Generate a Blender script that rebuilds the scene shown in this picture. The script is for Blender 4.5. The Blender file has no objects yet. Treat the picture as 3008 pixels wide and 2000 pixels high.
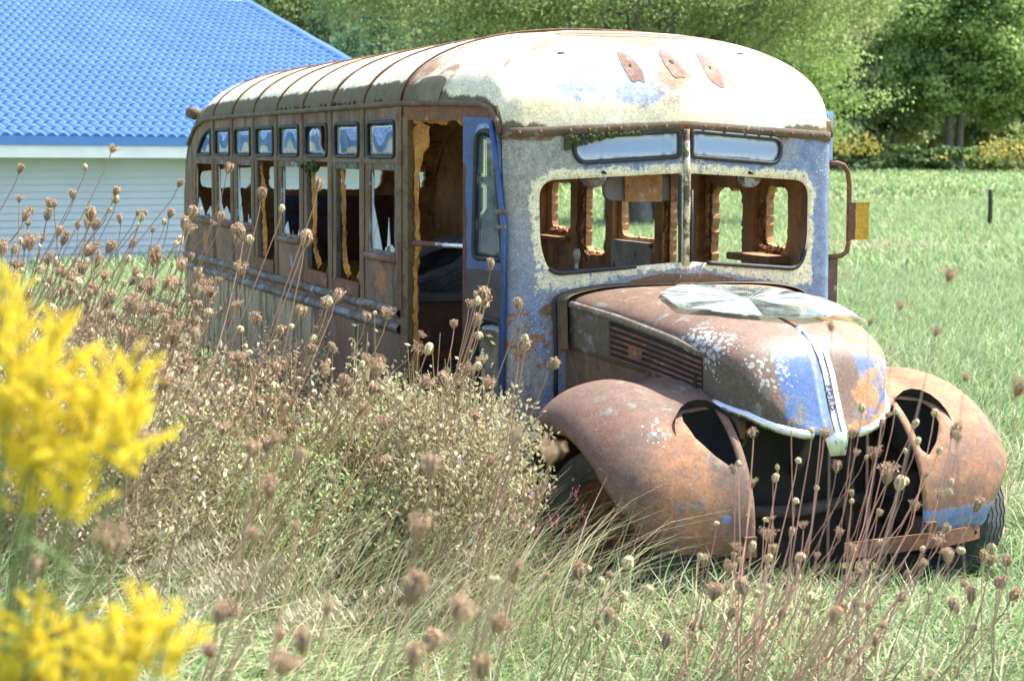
import bpy, bmesh, math, random
import numpy as np
from mathutils import Vector, Matrix
from mathutils.geometry import delaunay_2d_cdt

# ------------------------------------------------------------------ camera, world, sun, exposure
S = bpy.context.scene
CAM = np.array([-3.799, -7.408, 1.885]); YAW, PITCH, ROLL = 0.37663, 0.10498, 0.0058
FPX = 5213.8                      # focal length in pixels of the 3008 px wide photograph
_r = np.array([math.cos(YAW), -math.sin(YAW), 0.0])
_f = np.array([math.sin(YAW)*math.cos(PITCH), math.cos(YAW)*math.cos(PITCH), -math.sin(PITCH)])
_u = np.cross(_r, _f)
CR = math.cos(ROLL)*_r + math.sin(ROLL)*_u; CU = -math.sin(ROLL)*_r + math.cos(ROLL)*_u
cam = bpy.data.cameras.new('camera'); co = bpy.data.objects.new('camera', cam); S.collection.objects.link(co); S.camera = co
M = Matrix(((CR[0], CU[0], -_f[0], CAM[0]), (CR[1], CU[1], -_f[1], CAM[1]), (CR[2], CU[2], -_f[2], CAM[2]), (0, 0, 0, 1)))
co.matrix_world = M
cam.sensor_width = 36; cam.lens = 36*FPX/3008; cam.clip_end = 2000; cam.clip_start = .05
cam.dof.use_dof = True; cam.dof.focus_distance = 8.3; cam.dof.aperture_fstop = 5.2

SUN_EL, SUN_AZ = math.radians(58), math.radians(84)   # azimuth from +Y towards +X
sdir = Vector((math.sin(SUN_AZ)*math.cos(SUN_EL), math.cos(SUN_AZ)*math.cos(SUN_EL), math.sin(SUN_EL)))
W = bpy.data.worlds.new('World'); S.world = W; W.use_nodes = True
wn = W.node_tree; bg = wn.nodes['Background']
sky = wn.nodes.new('ShaderNodeTexSky'); sky.sky_type = 'NISHITA'; sky.sun_disc = False
sky.sun_elevation = SUN_EL; sky.sun_rotation = SUN_AZ; sky.altitude = 200; sky.air_density = 1.0; sky.dust_density = 2.5; sky.ozone_density = 1.0
wn.links.new(sky.outputs[0], bg.inputs[0]); bg.inputs[1].default_value = 0.15
sun = bpy.data.lights.new('sun', 'SUN'); so = bpy.data.objects.new('sun', sun); S.collection.objects.link(so)
sun.energy = 4.2; sun.angle = math.radians(.53); sun.color = (1, .95, .86)
so.rotation_euler = sdir.to_track_quat('Z', 'Y').to_euler()
so.location = (20, 10, 30)
S.view_settings.view_transform = 'Standard'; S.view_settings.look = 'None'; S.view_settings.gamma = 1
S.view_settings.exposure = 1.5
S.render.engine = 'CYCLES'; S.cycles.use_denoising = True
try: S.cycles.denoiser = 'OPENIMAGEDENOISE'
except Exception: pass
S.cycles.max_bounces = 8; S.cycles.transparent_max_bounces = 24

# ------------------------------------------------------------------ helpers
C = S.collection
rnd = random.Random(7); R = np.random.default_rng(11)
DS = 3008/2358.                    # measurements below were read on a 2358 px wide view
def ray(px, py):
    d = _f + CR*(px*DS-1504)/FPX - CU*(py*DS-1000)/FPX
    return d
def at_depth(px, py, z): return CAM + ray(px, py)*z
def on_plane(px, py, ax, v):
    d = ray(px, py); return CAM + d*((v-CAM[ax])/d[ax])
def sst(a, b, x):
    t = np.clip((np.asarray(x, float)-a)/(b-a), 0, 1); return t*t*(3-2*t)
def vnoise(p, seed=0):
    """smooth value noise on an (n,3) array, 0..1"""
    p = np.asarray(p, float); i = np.floor(p).astype(np.int64); f = p-i; f = f*f*(3-2*f)
    def h(a):
        n = a[:, 0]*374761393 + a[:, 1]*668265263 + a[:, 2]*2147483647 + seed*144665
        n = (n ^ (n >> 13))*1274126177 & 0x7fffffff
        return ((n ^ (n >> 16)) & 0xffff)/65535.
    out = 0
    for dx in (0, 1):
        for dy in (0, 1):
            for dz in (0, 1):
                w = (f[:, 0] if dx else 1-f[:, 0])*(f[:, 1] if dy else 1-f[:, 1])*(f[:, 2] if dz else 1-f[:, 2])
                out = out + w*h(i+np.array([dx, dy, dz]))
    return out
def tag(o, label=None, cat=None, group=None, kind=None):
    if label: o['label'] = label
    if cat: o['category'] = cat
    if group: o['group'] = group
    if kind: o['kind'] = kind
    return o
def empty(name, loc=(0, 0, 0), rz=0.):
    o = bpy.data.objects.new(name, None); C.objects.link(o); o.location = loc; o.rotation_euler = (0, 0, rz); o.empty_display_size = .1
    return o
def link(name, me, parent=None):
    o = bpy.data.objects.new(name, me); C.objects.link(o)
    if parent: o.parent = parent
    return o
def mesh(name, v, f, mats, smooth=False, attrs=None, mi=None):
    me = bpy.data.meshes.new(name)
    v = np.asarray(v, np.float32).reshape(-1, 3)
    if isinstance(f, np.ndarray):
        k = f.shape[1]; n = len(f)
        me.vertices.add(len(v)); me.vertices.foreach_set('co', v.ravel())
        me.loops.add(n*k); me.loops.foreach_set('vertex_index', f.astype(np.int32).ravel())
        me.polygons.add(n); me.polygons.foreach_set('loop_start', np.arange(n, dtype=np.int32)*k)
        me.update(calc_edges=True)
    else:
        me.from_pydata([tuple(map(float, a)) for a in v], [], f); me.update()
    for m in (mats if isinstance(mats, (list, tuple)) else [mats]):
        if m: me.materials.append(m)
    if mi is not None: me.polygons.foreach_set('material_index', np.asarray(mi, np.int32))
    if smooth: me.polygons.foreach_set('use_smooth', np.ones(len(me.polygons), bool))
    if attrs:
        for k, val in attrs.items():
            val = np.asarray(val, np.float32)
            if val.ndim == 1:
                a = me.attributes.new(k, 'FLOAT', 'POINT'); a.data.foreach_set('value', val)
            else:
                a = me.attributes.new(k, 'FLOAT_COLOR', 'POINT')
                if val.shape[1] == 3: val = np.concatenate([val, np.ones((len(val), 1), np.float32)], 1)
                a.data.foreach_set('color', val.ravel())
    return me
def obj(name, v, f, mats, parent=None, smooth=False, attrs=None, mi=None):
    return link(name, mesh(name, v, f, mats, smooth, attrs, mi), parent)
class MB:
    """collects shapes into one mesh"""
    def __init__(s): s.v = []; s.f = []; s.c = []
    def add(s, v, f, col=None):
        o = len(s.v); s.v += [tuple(map(float, a)) for a in v]; s.f += [tuple(i+o for i in q) for q in f]
        s.c += [col or (1, 1, 1)]*len(v)
        return s
    def box(s, a, b, col=None):
        x0, y0, z0 = a; x1, y1, z1 = b
        return s.add([(x0, y0, z0), (x1, y0, z0), (x1, y1, z0), (x0, y1, z0), (x0, y0, z1), (x1, y0, z1), (x1, y1, z1), (x0, y1, z1)],
                     [(0, 3, 2, 1), (4, 5, 6, 7), (0, 1, 5, 4), (1, 2, 6, 5), (2, 3, 7, 6), (3, 0, 4, 7)], col)
    def tube(s, path, r, n=8, cap=True, closed=False, col=None, flat=1.):
        v, f = tube(path, r, n, cap, closed, flat); return s.add(v, f, col)
    def build(s, name, m, parent=None, smooth=False, colour=False):
        return obj(name, s.v, s.f, m, parent, smooth, {'Col': np.array(s.c)} if colour else None)
def tube(path, r, n=8, cap=True, closed=False, flat=1.):
    P = np.asarray(path, float); k = len(P); r = np.broadcast_to(np.asarray(r, float), (k,))
    v = []; prev = None
    for i in range(k):
        if closed: t = P[(i+1) % k]-P[i-1]
        else: t = P[min(i+1, k-1)]-P[max(i-1, 0)]
        t = t/(np.linalg.norm(t)+1e-12)
        if prev is None:
            a = np.array([0, 0, 1.]) if abs(t[2]) < .9 else np.array([1., 0, 0])
        else: a = prev
        a = a-t*(a@t); a /= np.linalg.norm(a)+1e-12; b = np.cross(t, a); prev = a
        for j in range(n):
            w = 2*math.pi*j/n
            v.append(P[i]+r[i]*(math.cos(w)*a*flat+math.sin(w)*b))
    f = []
    for i in range(k if closed else k-1):
        for j in range(n):
            i2 = (i+1) % k
            f.append((i*n+j, i*n+(j+1) % n, i2*n+(j+1) % n, i2*n+j))
    if cap and not closed:
        f.append(tuple(range(n-1, -1, -1))); f.append(tuple((k-1)*n+j for j in range(n)))
    return v, f
def grid_faces(nu, nv, wrap=False):
    f = []
    for i in range(nu-1):
        for j in range(nv if wrap else nv-1):
            j2 = (j+1) % nv
            f.append((i*nv+j, i*nv+j2, (i+1)*nv+j2, (i+1)*nv+j))
    return f
def pip(p, poly):
    """points in polygon, numpy"""
    x, y = p[:, 0], p[:, 1]; ins = np.zeros(len(p), bool); n = len(poly)
    for i in range(n):
        x1, y1 = poly[i]; x2, y2 = poly[(i+1) % n]
        if y1 == y2: continue
        c = ((y1 > y) != (y2 > y)) & (x < (x2-x1)*(y-y1)/(y2-y1)+x1); ins ^= c
    return ins
def pdist(p, poly):
    d = np.full(len(p), 1e9); poly = np.asarray(poly, float)
    for i in range(len(poly)):
        a = poly[i]; b = poly[(i+1) % len(poly)]; ab = b-a
        t = np.clip(((p-a)@ab)/(ab@ab+1e-12), 0, 1); d = np.minimum(d, np.linalg.norm(p-a-t[:, None]*ab, axis=1))
    return d
def subdiv(poly, step):
    out = []; n = len(poly)
    for i in range(n):
        a = np.array(poly[i], float); b = np.array(poly[(i+1) % n], float); k = max(1, int(np.linalg.norm(b-a)/step))
        out += [tuple(a+(b-a)*j/k) for j in range(k)]
    return out
def rrect(corners, r, n=5):
    """round the corners of a convex polygon"""
    out = []; m = len(corners); r = np.broadcast_to(r, (m,))
    for i in range(m):
        p = np.array(corners[i], float); a = np.array(corners[i-1], float)-p; b = np.array(corners[(i+1) % m], float)-p
        rr = min(r[i], .49*np.linalg.norm(a), .49*np.linalg.norm(b)); p0 = p+a/np.linalg.norm(a)*rr; p1 = p+b/np.linalg.norm(b)*rr
        for k in range(n+1):
            t = k/n; out.append(tuple((1-t)**2*p0+2*t*(1-t)*p+t*t*p1))
    return out
def sheet(outline, holes, mapf, step=.05, thick=.004, nrm=(0, -1, 0), bulge=None):
    """a panel with openings: constrained triangulation in 2-D, mapped to 3-D by mapf(uv)->xyz, given thickness along -nrm"""
    outl = subdiv(outline, step); hs = [subdiv(h, step) for h in holes]
    pts = list(outl); edges = [(i, (i+1) % len(outl)) for i in range(len(outl))]
    for h in hs:
        o = len(pts); pts += h; edges += [(o+i, o+(i+1) % len(h)) for i in range(len(h))]
    A = np.array(outl); lo, hi = A.min(0), A.max(0)
    gx, gy = np.meshgrid(np.arange(lo[0]+step*.5, hi[0], step), np.arange(lo[1]+step*.5, hi[1], step)); G = np.stack([gx.ravel(), gy.ravel()], 1)
    G[1::2, 1] += step*.2
    k = pip(G, outl) & (pdist(G, outl) > step*.4)
    for h in hs: k &= ~pip(G, h) & (pdist(G, h) > step*.4)
    nb = len(pts); pts = pts+[tuple(g) for g in G[k]]
    V, E_, F, *_ = delaunay_2d_cdt([Vector(p) for p in pts], edges, [], 0, 1e-6)
    P = np.array([(v.x, v.y) for v in V]); F = np.array([tuple(f) for f in F if len(f) == 3])
    cen = P[F].mean(1); k = pip(cen, outl)
    for h in hs: k &= ~pip(cen, h)
    F = F[k]
    a = P[F]; cr = (a[:, 1, 0]-a[:, 0, 0])*(a[:, 2, 1]-a[:, 0, 1])-(a[:, 1, 1]-a[:, 0, 1])*(a[:, 2, 0]-a[:, 0, 0])
    F[cr < 0] = F[cr < 0][:, ::-1]
    P3 = np.asarray(mapf(P), float); n = np.asarray(nrm, float)
    if n.ndim == 1: n = n[None]
    B = P3-n*thick; N = len(P)
    e = np.concatenate([F[:, [0, 1]], F[:, [1, 2]], F[:, [2, 0]]]); key = {}
    for i, j in e: key[(int(i), int(j))] = 1
    rim = [(i, j) for (i, j) in key if (j, i) not in key]
    faces = [tuple(map(int, f)) for f in F]
    # orient the front along nrm
    t = np.cross(P3[F[0][1]]-P3[F[0][0]], P3[F[0][2]]-P3[F[0][0]])
    flip = t@n[0] < 0
    if flip: faces = [f[::-1] for f in faces]
    back = [tuple(q+N for q in f[::-1]) for f in faces]
    rims = [((i, i+N, j+N, j) if not flip else (j, j+N, i+N, i)) for i, j in rim]
    mi = [0]*len(faces)+[1]*len(back)+[1]*len(rims)
    return np.concatenate([P3, B]), faces+back+rims, np.concatenate([P, P]), mi

# ------------------------------------------------------------------ materials
class NT:
    def __init__(s, name):
        s.m = bpy.data.materials.new(name); s.m.use_nodes = True; s.t = s.m.node_tree; s.b = s.t.nodes['Principled BSDF']; s.out = s.t.nodes['Material Output']
        s._co = None
    def n(s, typ, **kw):
        x = s.t.nodes.new('ShaderNode'+typ)
        for k, v in kw.items(): setattr(x, k, v)
        return x
    def put(s, sock, v):
        if isinstance(v, bpy.types.NodeSocket): s.t.links.new(v, sock)
        elif isinstance(v, (tuple, list)) and len(v) == 3 and sock.type == 'RGBA': sock.default_value = (*v, 1)
        else: sock.default_value = v
    def co(s):
        if not s._co: s._co = s.n('TexCoord').outputs['Object']
        return s._co
    def map(s, vec, scale=(1, 1, 1), loc=(0, 0, 0), rot=(0, 0, 0)):
        x = s.n('Mapping'); s.put(x.inputs['Vector'], vec); x.inputs['Scale'].default_value = scale; x.inputs['Location'].default_value = loc; x.inputs['Rotation'].default_value = rot; return x.outputs[0]
    def noise(s, scale, det=6, rough=.6, vec=None, dist=0., stretch=None, seed=0.):
        v = vec or s.co()
        if stretch or seed: v = s.map(v, stretch or (1, 1, 1), (seed*3.1, seed*1.7, seed*2.3))
        x = s.n('TexNoise'); s.put(x.inputs['Vector'], v); x.inputs['Scale'].default_value = scale; x.inputs['Detail'].default_value = det
        x.inputs['Roughness'].default_value = rough; x.inputs['Distortion'].default_value = dist; return x.outputs[0]
    def voro(s, scale, vec=None, feat='F1', out='Distance', rand=1.):
        x = s.n('TexVoronoi', feature=feat); s.put(x.inputs['Vector'], vec or s.co()); x.inputs['Scale'].default_value = scale; x.inputs['Randomness'].default_value = rand; return x.outputs[out]
    def step(s, v, lo, hi, a=0., b=1.):
        x = s.n('MapRange', interpolation_type='SMOOTHSTEP'); s.put(x.inputs[0], v)
        for i, q in enumerate((lo, hi, a, b)): s.put(x.inputs[i+1], q)
        return x.outputs[0]
    def math(s, op, a, b=0., c=None):
        x = s.n('Math', operation=op); s.put(x.inputs[0], a); s.put(x.inputs[1], b)
        if c is not None: s.put(x.inputs[2], c)
        return x.outputs[0]
    def mix(s, fac, a, b, blend='MIX'):
        x = s.n('Mix', data_type='RGBA', blend_type=blend); s.put(x.inputs[0], fac); s.put(x.inputs[6], a); s.put(x.inputs[7], b); return x.outputs[2]
    def attr(s, name, out='Fac'): return s.n('Attribute', attribute_name=name).outputs[out]
    def bump(s, h, strength=.3, dist=.01):
        x = s.n('Bump'); x.inputs['Strength'].default_value = strength; x.inputs['Distance'].default_value = dist; s.put(x.inputs['Height'], h); s.put(s.b.inputs['Normal'], x.outputs[0])
    def set(s, **kw):
        for k, v in kw.items(): s.put(s.b.inputs[k.replace('_', ' ')], v)
        return s.m
def simple(name, col, rough=.6, metal=0., var=.25, scale=8., bump=.0, spec=.5):
    t = NT(name); n = t.noise(scale, 6, .6)
    c = t.mix(t.step(n, .25, .75), tuple(x*(1-var) for x in col), tuple(min(1, x*(1+var)) for x in col))
    if bump: t.bump(t.noise(scale*4, 8, .7), bump, .01)
    return t.set(Base_Color=c, Roughness=rough, Metallic=metal, Specular_IOR_Level=spec)
def weather(name, base, layers, rough=.55, bump=.35, base2=None, basescale=3., spec=.4):
    """painted metal with layers of peeled paint, rust and lichen. layer: dict(col, col2, scale, th, soft, attr, gain, stretch, rough, h, spots)"""
    t = NT(name)
    col = t.mix(t.step(t.noise(basescale, 5, .6), .35, .65), base, base2 or tuple(x*.75 for x in base))
    rg = rough; h = t.noise(60, 4, .7); hs = t.math('MULTIPLY', h, .25)
    for i, L in enumerate(layers):
        if L.get('spots'):
            vec = t.co(); v = t.voro(L['scale'], t.mix(.06, vec, t.n('TexNoise').outputs[1]) if False else vec)
            msk = t.noise(L.get('mscale', 2.), 4, .6, seed=i+5.)
            val = t.math('SUBTRACT', t.math('ADD', t.math('SUBTRACT', 1.0, v), t.math('MULTIPLY', t.math('SUBTRACT', msk, .5), L.get('mgain', 1.6))), 0.)
            val = t.math('ADD', val, t.math('MULTIPLY', t.math('SUBTRACT', t.noise(L['scale']*2.5, 4, .7, seed=i+2.), .5), .5))
        else:
            val = t.noise(L['scale'], L.get('det', 9), L.get('nr', .68), stretch=L.get('stretch'), seed=i+1.+L.get('seed', 0), dist=L.get('dist', .0))
        if L.get('attr'):
            val = t.math('ADD', val, t.math('MULTIPLY', t.math('SUBTRACT', t.attr(L['attr']), .5), L.get('gain', 1.)))
        m = t.step(val, L['th']-L.get('soft', .03), L['th']+L.get('soft', .03))
        if L.get('amt'): m = t.math('MULTIPLY', m, L['amt'])
        c1 = L['col']; c2 = L.get('col2') or tuple(x*.7 for x in c1)
        lc = t.mix(t.step(t.noise(L.get('cs', L['scale']*3), 5, .7, seed=i+9.), .3, .7), c1, c2)
        col = t.mix(m, col, lc)
        rg = t.mix(m, (rg,)*3 if not isinstance(rg, bpy.types.NodeSocket) else rg, (L.get('rough', .8),)*3)
        hs = t.math('ADD', hs, t.math('MULTIPLY', m, L.get('h', .15)))
    sp = t.math('MULTIPLY', t.step(t.noise(95, 4, .75), .28, .72, .68, 1.18), t.step(t.noise(21, 6, .7, seed=4.), .3, .7, .82, 1.10))
    col = t.mix(1., col, sp, 'MULTIPLY')
    t.bump(hs, bump, .006)
    return t.set(Base_Color=col, Roughness=rg, Specular_IOR_Level=spec)
BLUE = (.15, .215, .37); BLUE2 = (.25, .315, .43); DBLUE = (.03, .08, .22); CREAM = (.86, .76, .47); CREAM2 = (.80, .73, .52)
RUST = (.17, .085, .05); RUST2 = (.25, .115, .06); ORANGE = (.50, .23, .085); OLIVE = (.17, .13, .075); LICH = (.52, .54, .52); LICH2 = (.36, .38, .36)
FOAM = (.62, .30, .06); FOAM2 = (.34, .14, .035); DARK = (.018, .016, .014)
def foliage(name, attr=True, col=(.08, .13, .03), trans=.35, rough=.6):
    t = NT(name); c = t.attr('Col', 'Color') if attr else col
    t.set(Base_Color=c, Roughness=rough, Specular_IOR_Level=.25)
    tr = t.n('BsdfTranslucent'); t.put(tr.inputs[0], c)
    mx = t.n('MixShader'); mx.inputs[0].default_value = trans
    t.t.links.new(t.b.outputs[0], mx.inputs[1]); t.t.links.new(tr.outputs[0], mx.inputs[2]); t.t.links.new(mx.outputs[0], t.out.inputs[0])
    return t.m
def pane(name, tint=(.9, .95, .95), dirt_sheen=.15, dirt_sheen_col=(.55, .6, .62), rough=.02, ior=1.5, boost=.0):
    t = NT(name); t.t.nodes.remove(t.b)
    tr = t.n('BsdfTransparent'); t.put(tr.inputs[0], tint)
    gl = t.n('BsdfGlossy'); gl.inputs['Roughness'].default_value = rough; t.put(gl.inputs[0], (1., 1., 1.))
    fr = t.n('Fresnel'); fr.inputs[0].default_value = ior
    fac = t.math('MINIMUM', t.math('ADD', t.math('MULTIPLY', fr.outputs[0], 1.6), boost), 1.)
    m1 = t.n('MixShader'); t.put(m1.inputs[0], fac); t.t.links.new(tr.outputs[0], m1.inputs[1]); t.t.links.new(gl.outputs[0], m1.inputs[2])
    df = t.n('BsdfDiffuse'); t.put(df.inputs[0], dirt_sheen_col)
    n = t.step(t.noise(7, 8, .7), .35, .75)
    m2 = t.n('MixShader'); t.put(m2.inputs[0], t.math('MULTIPLY', n, dirt_sheen) if dirt_sheen < .5 else t.math('ADD', t.math('MULTIPLY', n, .25), dirt_sheen-.12)); t.t.links.new(m1.outputs[0], m2.inputs[1]); t.t.links.new(df.outputs[0], m2.inputs[2])
    t.t.links.new(m2.outputs[0], t.out.inputs[0]); return t.m
# ================================================================== GROUND
def tz(x, y):
    x = np.asarray(x, float); y = np.asarray(y, float)
    bank = .55*sst(.4, 2.6, -1.5-x)*sst(9., 3.5, y)*sst(-14, -6, y)
    d = np.hypot(x-CAM[0], y-CAM[1])
    far = .0155*np.maximum(0, d-46)*sst(46, 75, d)
    und = .03*np.sin(x*.9+1)*np.sin(y*.7)+.10*np.sin(x*.13)*np.sin(y*.11)*sst(12, 30, d)
    return bank+far+und*sst(1.8, 3.0, np.hypot(x, np.minimum(np.abs(y+.7), np.abs(y-4.6))))
def gl(lo, hi, c, n, k):
    u = np.linspace(-1, 1, n); s = np.sinh(u*k)/math.sinh(k); return np.where(s < 0, c+(c-lo)*s, c+(hi-c)*s)
gx = gl(-260, 420, -1, 170, 4.6); gy = gl(-60, 520, 0, 190, 4.4)
X, Y = np.meshgrid(gx, gy); Z = tz(X, Y)
t = NT('field_soil'); n1 = t.noise(.12, 5, .6); n2 = t.noise(2.5, 8, .7); n3 = t.noise(.5, 6, .65)
c = t.mix(t.step(n3, .35, .65), (.20, .27, .10), (.26, .29, .13)); c = t.mix(t.step(n1, .48, .66), c, (.18, .27, .10)); c = t.mix(t.step(n2, .45, .75), c, (.28, .28, .15)); t.bump(t.noise(14, 8, .75), .8, .06)
m_ground = t.set(Base_Color=c, Roughness=.95, Specular_IOR_Level=.1)
gnd = obj('ground', np.stack([X, Y, Z], -1).reshape(-1, 3), grid_faces(190, 170), m_ground, None, True); tag(gnd, 'grassy field around the bus', kind='structure')

# ================================================================== HOUSE with blue pressed-metal tile roof
HY0 = 21.2; EZ = 2.12; PIT = math.radians(16.5); CW, CL, NR = .18, .375, 30; HROT = math.radians(10)
hx1 = 8.62                                   # right-hand end of the eave; the ridge ends where the hip meets it
house = empty('house', (-1.0, HY0, 0), HROT); tag(house, 'white clapboard house with bright blue tiled metal roof behind the bus', 'house')
t = NT('blue_metal_roof'); n_ = t.math('ADD', t.math('MULTIPLY', t.noise(.8, 5, .6), .6), t.math('MULTIPLY', t.noise(2.2, 6, .7, stretch=(1., .12, .12)), .4))
m_tile = t.set(Base_Color=t.mix(t.step(n_, .3, .7), (.068, .165, .35), (.10, .205, .40)), Roughness=t.step(t.noise(3, 5, .7), .3, .7, .45, .6), Specular_IOR_Level=.35)
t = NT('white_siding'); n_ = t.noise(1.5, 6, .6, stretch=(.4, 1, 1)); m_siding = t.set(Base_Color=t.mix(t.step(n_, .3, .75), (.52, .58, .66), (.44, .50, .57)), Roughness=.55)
m_white = simple('white_fascia', (.78, .80, .80), .5, 0, .06, 3); m_blue2 = simple('blue_fascia', (.07, .20, .50), .45, 0, .1, 2); m_soffit = simple('soffit_grey', (.42, .45, .42), .7, 0, .1, 2)
ci, si = math.cos(PIT), math.sin(PIT)
def roof_local(u, v, h=0.):      # u along eave (world x), v up the slope from the eave
    return np.stack([u, v*ci-h*si, EZ+v*si+h*ci], -1)
nu = 9; uu = np.linspace(0, CW, nu); wv = .5+.5*np.sin(2*math.pi*uu/CW-1.0); wv = wv**.8
hgt = .055*wv; rows = [(0., -.06), (-.006, .0), (.05, .008), (CL, -.022)]
tv = []
for (v_, dh) in rows: tv.append(roof_local(uu, np.full(nu, v_), hgt+dh)-np.array([0, 0, EZ]))
TV = np.concatenate(tv); TF = grid_faces(4, nu); tile_me = mesh('tile', TV, TF, m_tile, True)
try:
    for e in tile_me.edges: pass
    tile_me.set_sharp_from_angle(angle=math.radians(50))
except Exception: pass
cells = []
HT = math.tan(math.radians(50.)) # plan run of the hip per metre of slope run
for r in range(NR):
    v0 = r*CL; run = v0*ci
    for k in range(-105, 90):
        u0 = k*CW
        if u0+CW*.5 > hx1: continue
        cells.append((u0, v0, r, k))
# the 300 that show largest are parts of their own
def show(c):
    lx, ly = c[0], c[1]*ci; p = np.array([-1.0+lx*math.cos(HROT)-ly*math.sin(HROT), HY0+lx*math.sin(HROT)+ly*math.cos(HROT), EZ+c[1]*si])-CAM; z = p@_f; px = (1504+FPX*(p@CR)/z)/3008; py = (1000-FPX*(p@CU)/z)/2000
    return z if -.005 < px < .345 and py > -.02 else 1e6+z
cells.sort(key=show); near = cells[:300]; rest = cells[300:]
roof = obj('roof', [(-19.6, -.05, EZ-.035), (hx1+.05, -.05, EZ-.035), (hx1+.05, NR*CL*ci, EZ+NR*CL*si-.03), (-19.6, NR*CL*ci, EZ+NR*CL*si-.03)], [(0, 1, 2, 3)], m_tile, house)
tag(roof, 'blue pressed metal tile roof slope')
def cell_off(c): return np.array([c[0], c[1]*ci, EZ+c[1]*si])
for c_ in near:
    o = link('tile', tile_me, roof); o.location = cell_off(c_)
O = np.array([cell_off(c_) for c_ in rest]); V = (O[:, None, :]+TV[None]).reshape(-1, 3); F = np.array(TF); F = (np.arange(len(O))[:, None, None]*len(TV)+F[None]).reshape(-1, 4)
o = obj('tile_field', V, F, m_tile, roof, True); tag(o, kind='stuff')
try: o.data.set_sharp_from_angle(angle=math.radians(50))
except Exception: pass
RV = NR*CL; rx = hx1
# hip side and back slope (seen from the side only)
pts = [(hx1+.05, -.05, EZ-.035), (hx1+.05, 2*RV*ci+.05, EZ-.035), (rx, RV*ci, EZ+RV*si-.03), (-19.6, 2*RV*ci+.05, EZ-.035), (-19.6, RV*ci, EZ+RV*si-.03)]
obj('back_slope', pts, [(1, 3, 4, 2)], m_tile, house); obj('gable_wall', [(hx1-.55, .62, -.6), (hx1-.55, 2*RV*ci-.6, -.6), (hx1-.55, 2*RV*ci-.6, EZ), (hx1-.55, RV*ci, EZ+RV*si-.2), (hx1-.55, .62, EZ)], [(0, 1, 2, 3, 4)], m_siding, house)
def cap_strip(a, b, w, name):
    a, b = np.array(a, float), np.array(b, float); mb = MB(); d = (b-a)/np.linalg.norm(b-a); sdv = np.cross(d, [0, 0, 1.]); sdv /= np.linalg.norm(sdv); up = np.cross(sdv, d)
    n = 12; V = []
    for i in range(n+1):
        p = a+(b-a)*i/n+up*.010*(i % 2)
        for t_, h in ((-1, -.05), (-.8, .02), (0, .075), (.8, .02), (1, -.05)): V.append(p+sdv*w*t_+up*(h+.03))
    mb.add(V, grid_faces(n+1, 5)); return mb.build(name, m_tile, house, True)
cap_strip((hx1+.02, -.03, EZ+.0), (rx+.02, RV*ci, EZ+RV*si+.0), .15, 'rake_cap'); cap_strip((rx+.1, RV*ci, EZ+RV*si), (-19.6, RV*ci, EZ+RV*si), .17, 'ridge_cap')
mb = MB(); mb.box((-19.6, -.06, EZ-.155), (hx1+.06, -.03, EZ-.005)); mb.build('drip_edge', m_blue2, house)
mb = MB(); mb.box((-19.6, -.028, EZ-.345), (hx1+.03, .0, EZ-.10)); mb.build('fascia', m_white, house)
OV = .55
mb = MB(); mb.box((-19.6, .0005, EZ-.34), (hx1, OV, EZ-.325)); mb.build('soffit', m_soffit, house)
wx1 = hx1-OV; BE = .112
mb = MB(); mb.box((-19.5, OV+.02, -.6), (wx1-.002, OV+.06, EZ-.3)); mb.build('wall', m_siding, house)
k = 0; z = EZ-.33
V = [(-19.5, OV+.016, 0), (wx1, OV+.016, 0), (wx1, OV-.014, -BE), (-19.5, OV-.014, -BE), (-19.5, OV+.019, -BE), (wx1, OV+.019, -BE)]
bme = mesh('clapboard', V, [(0, 3, 2, 1), (3, 4, 5, 2)], m_siding)
while z > -.45:
    o = link('clapboard', bme, house); o.location = (0, 0, z); z -= BE
mb = MB(); mb.box((wx1-.1, OV-.012, -.6), (wx1+.02, OV+.08, EZ-.33)); mb.build('corner_board', m_white, house)

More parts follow.
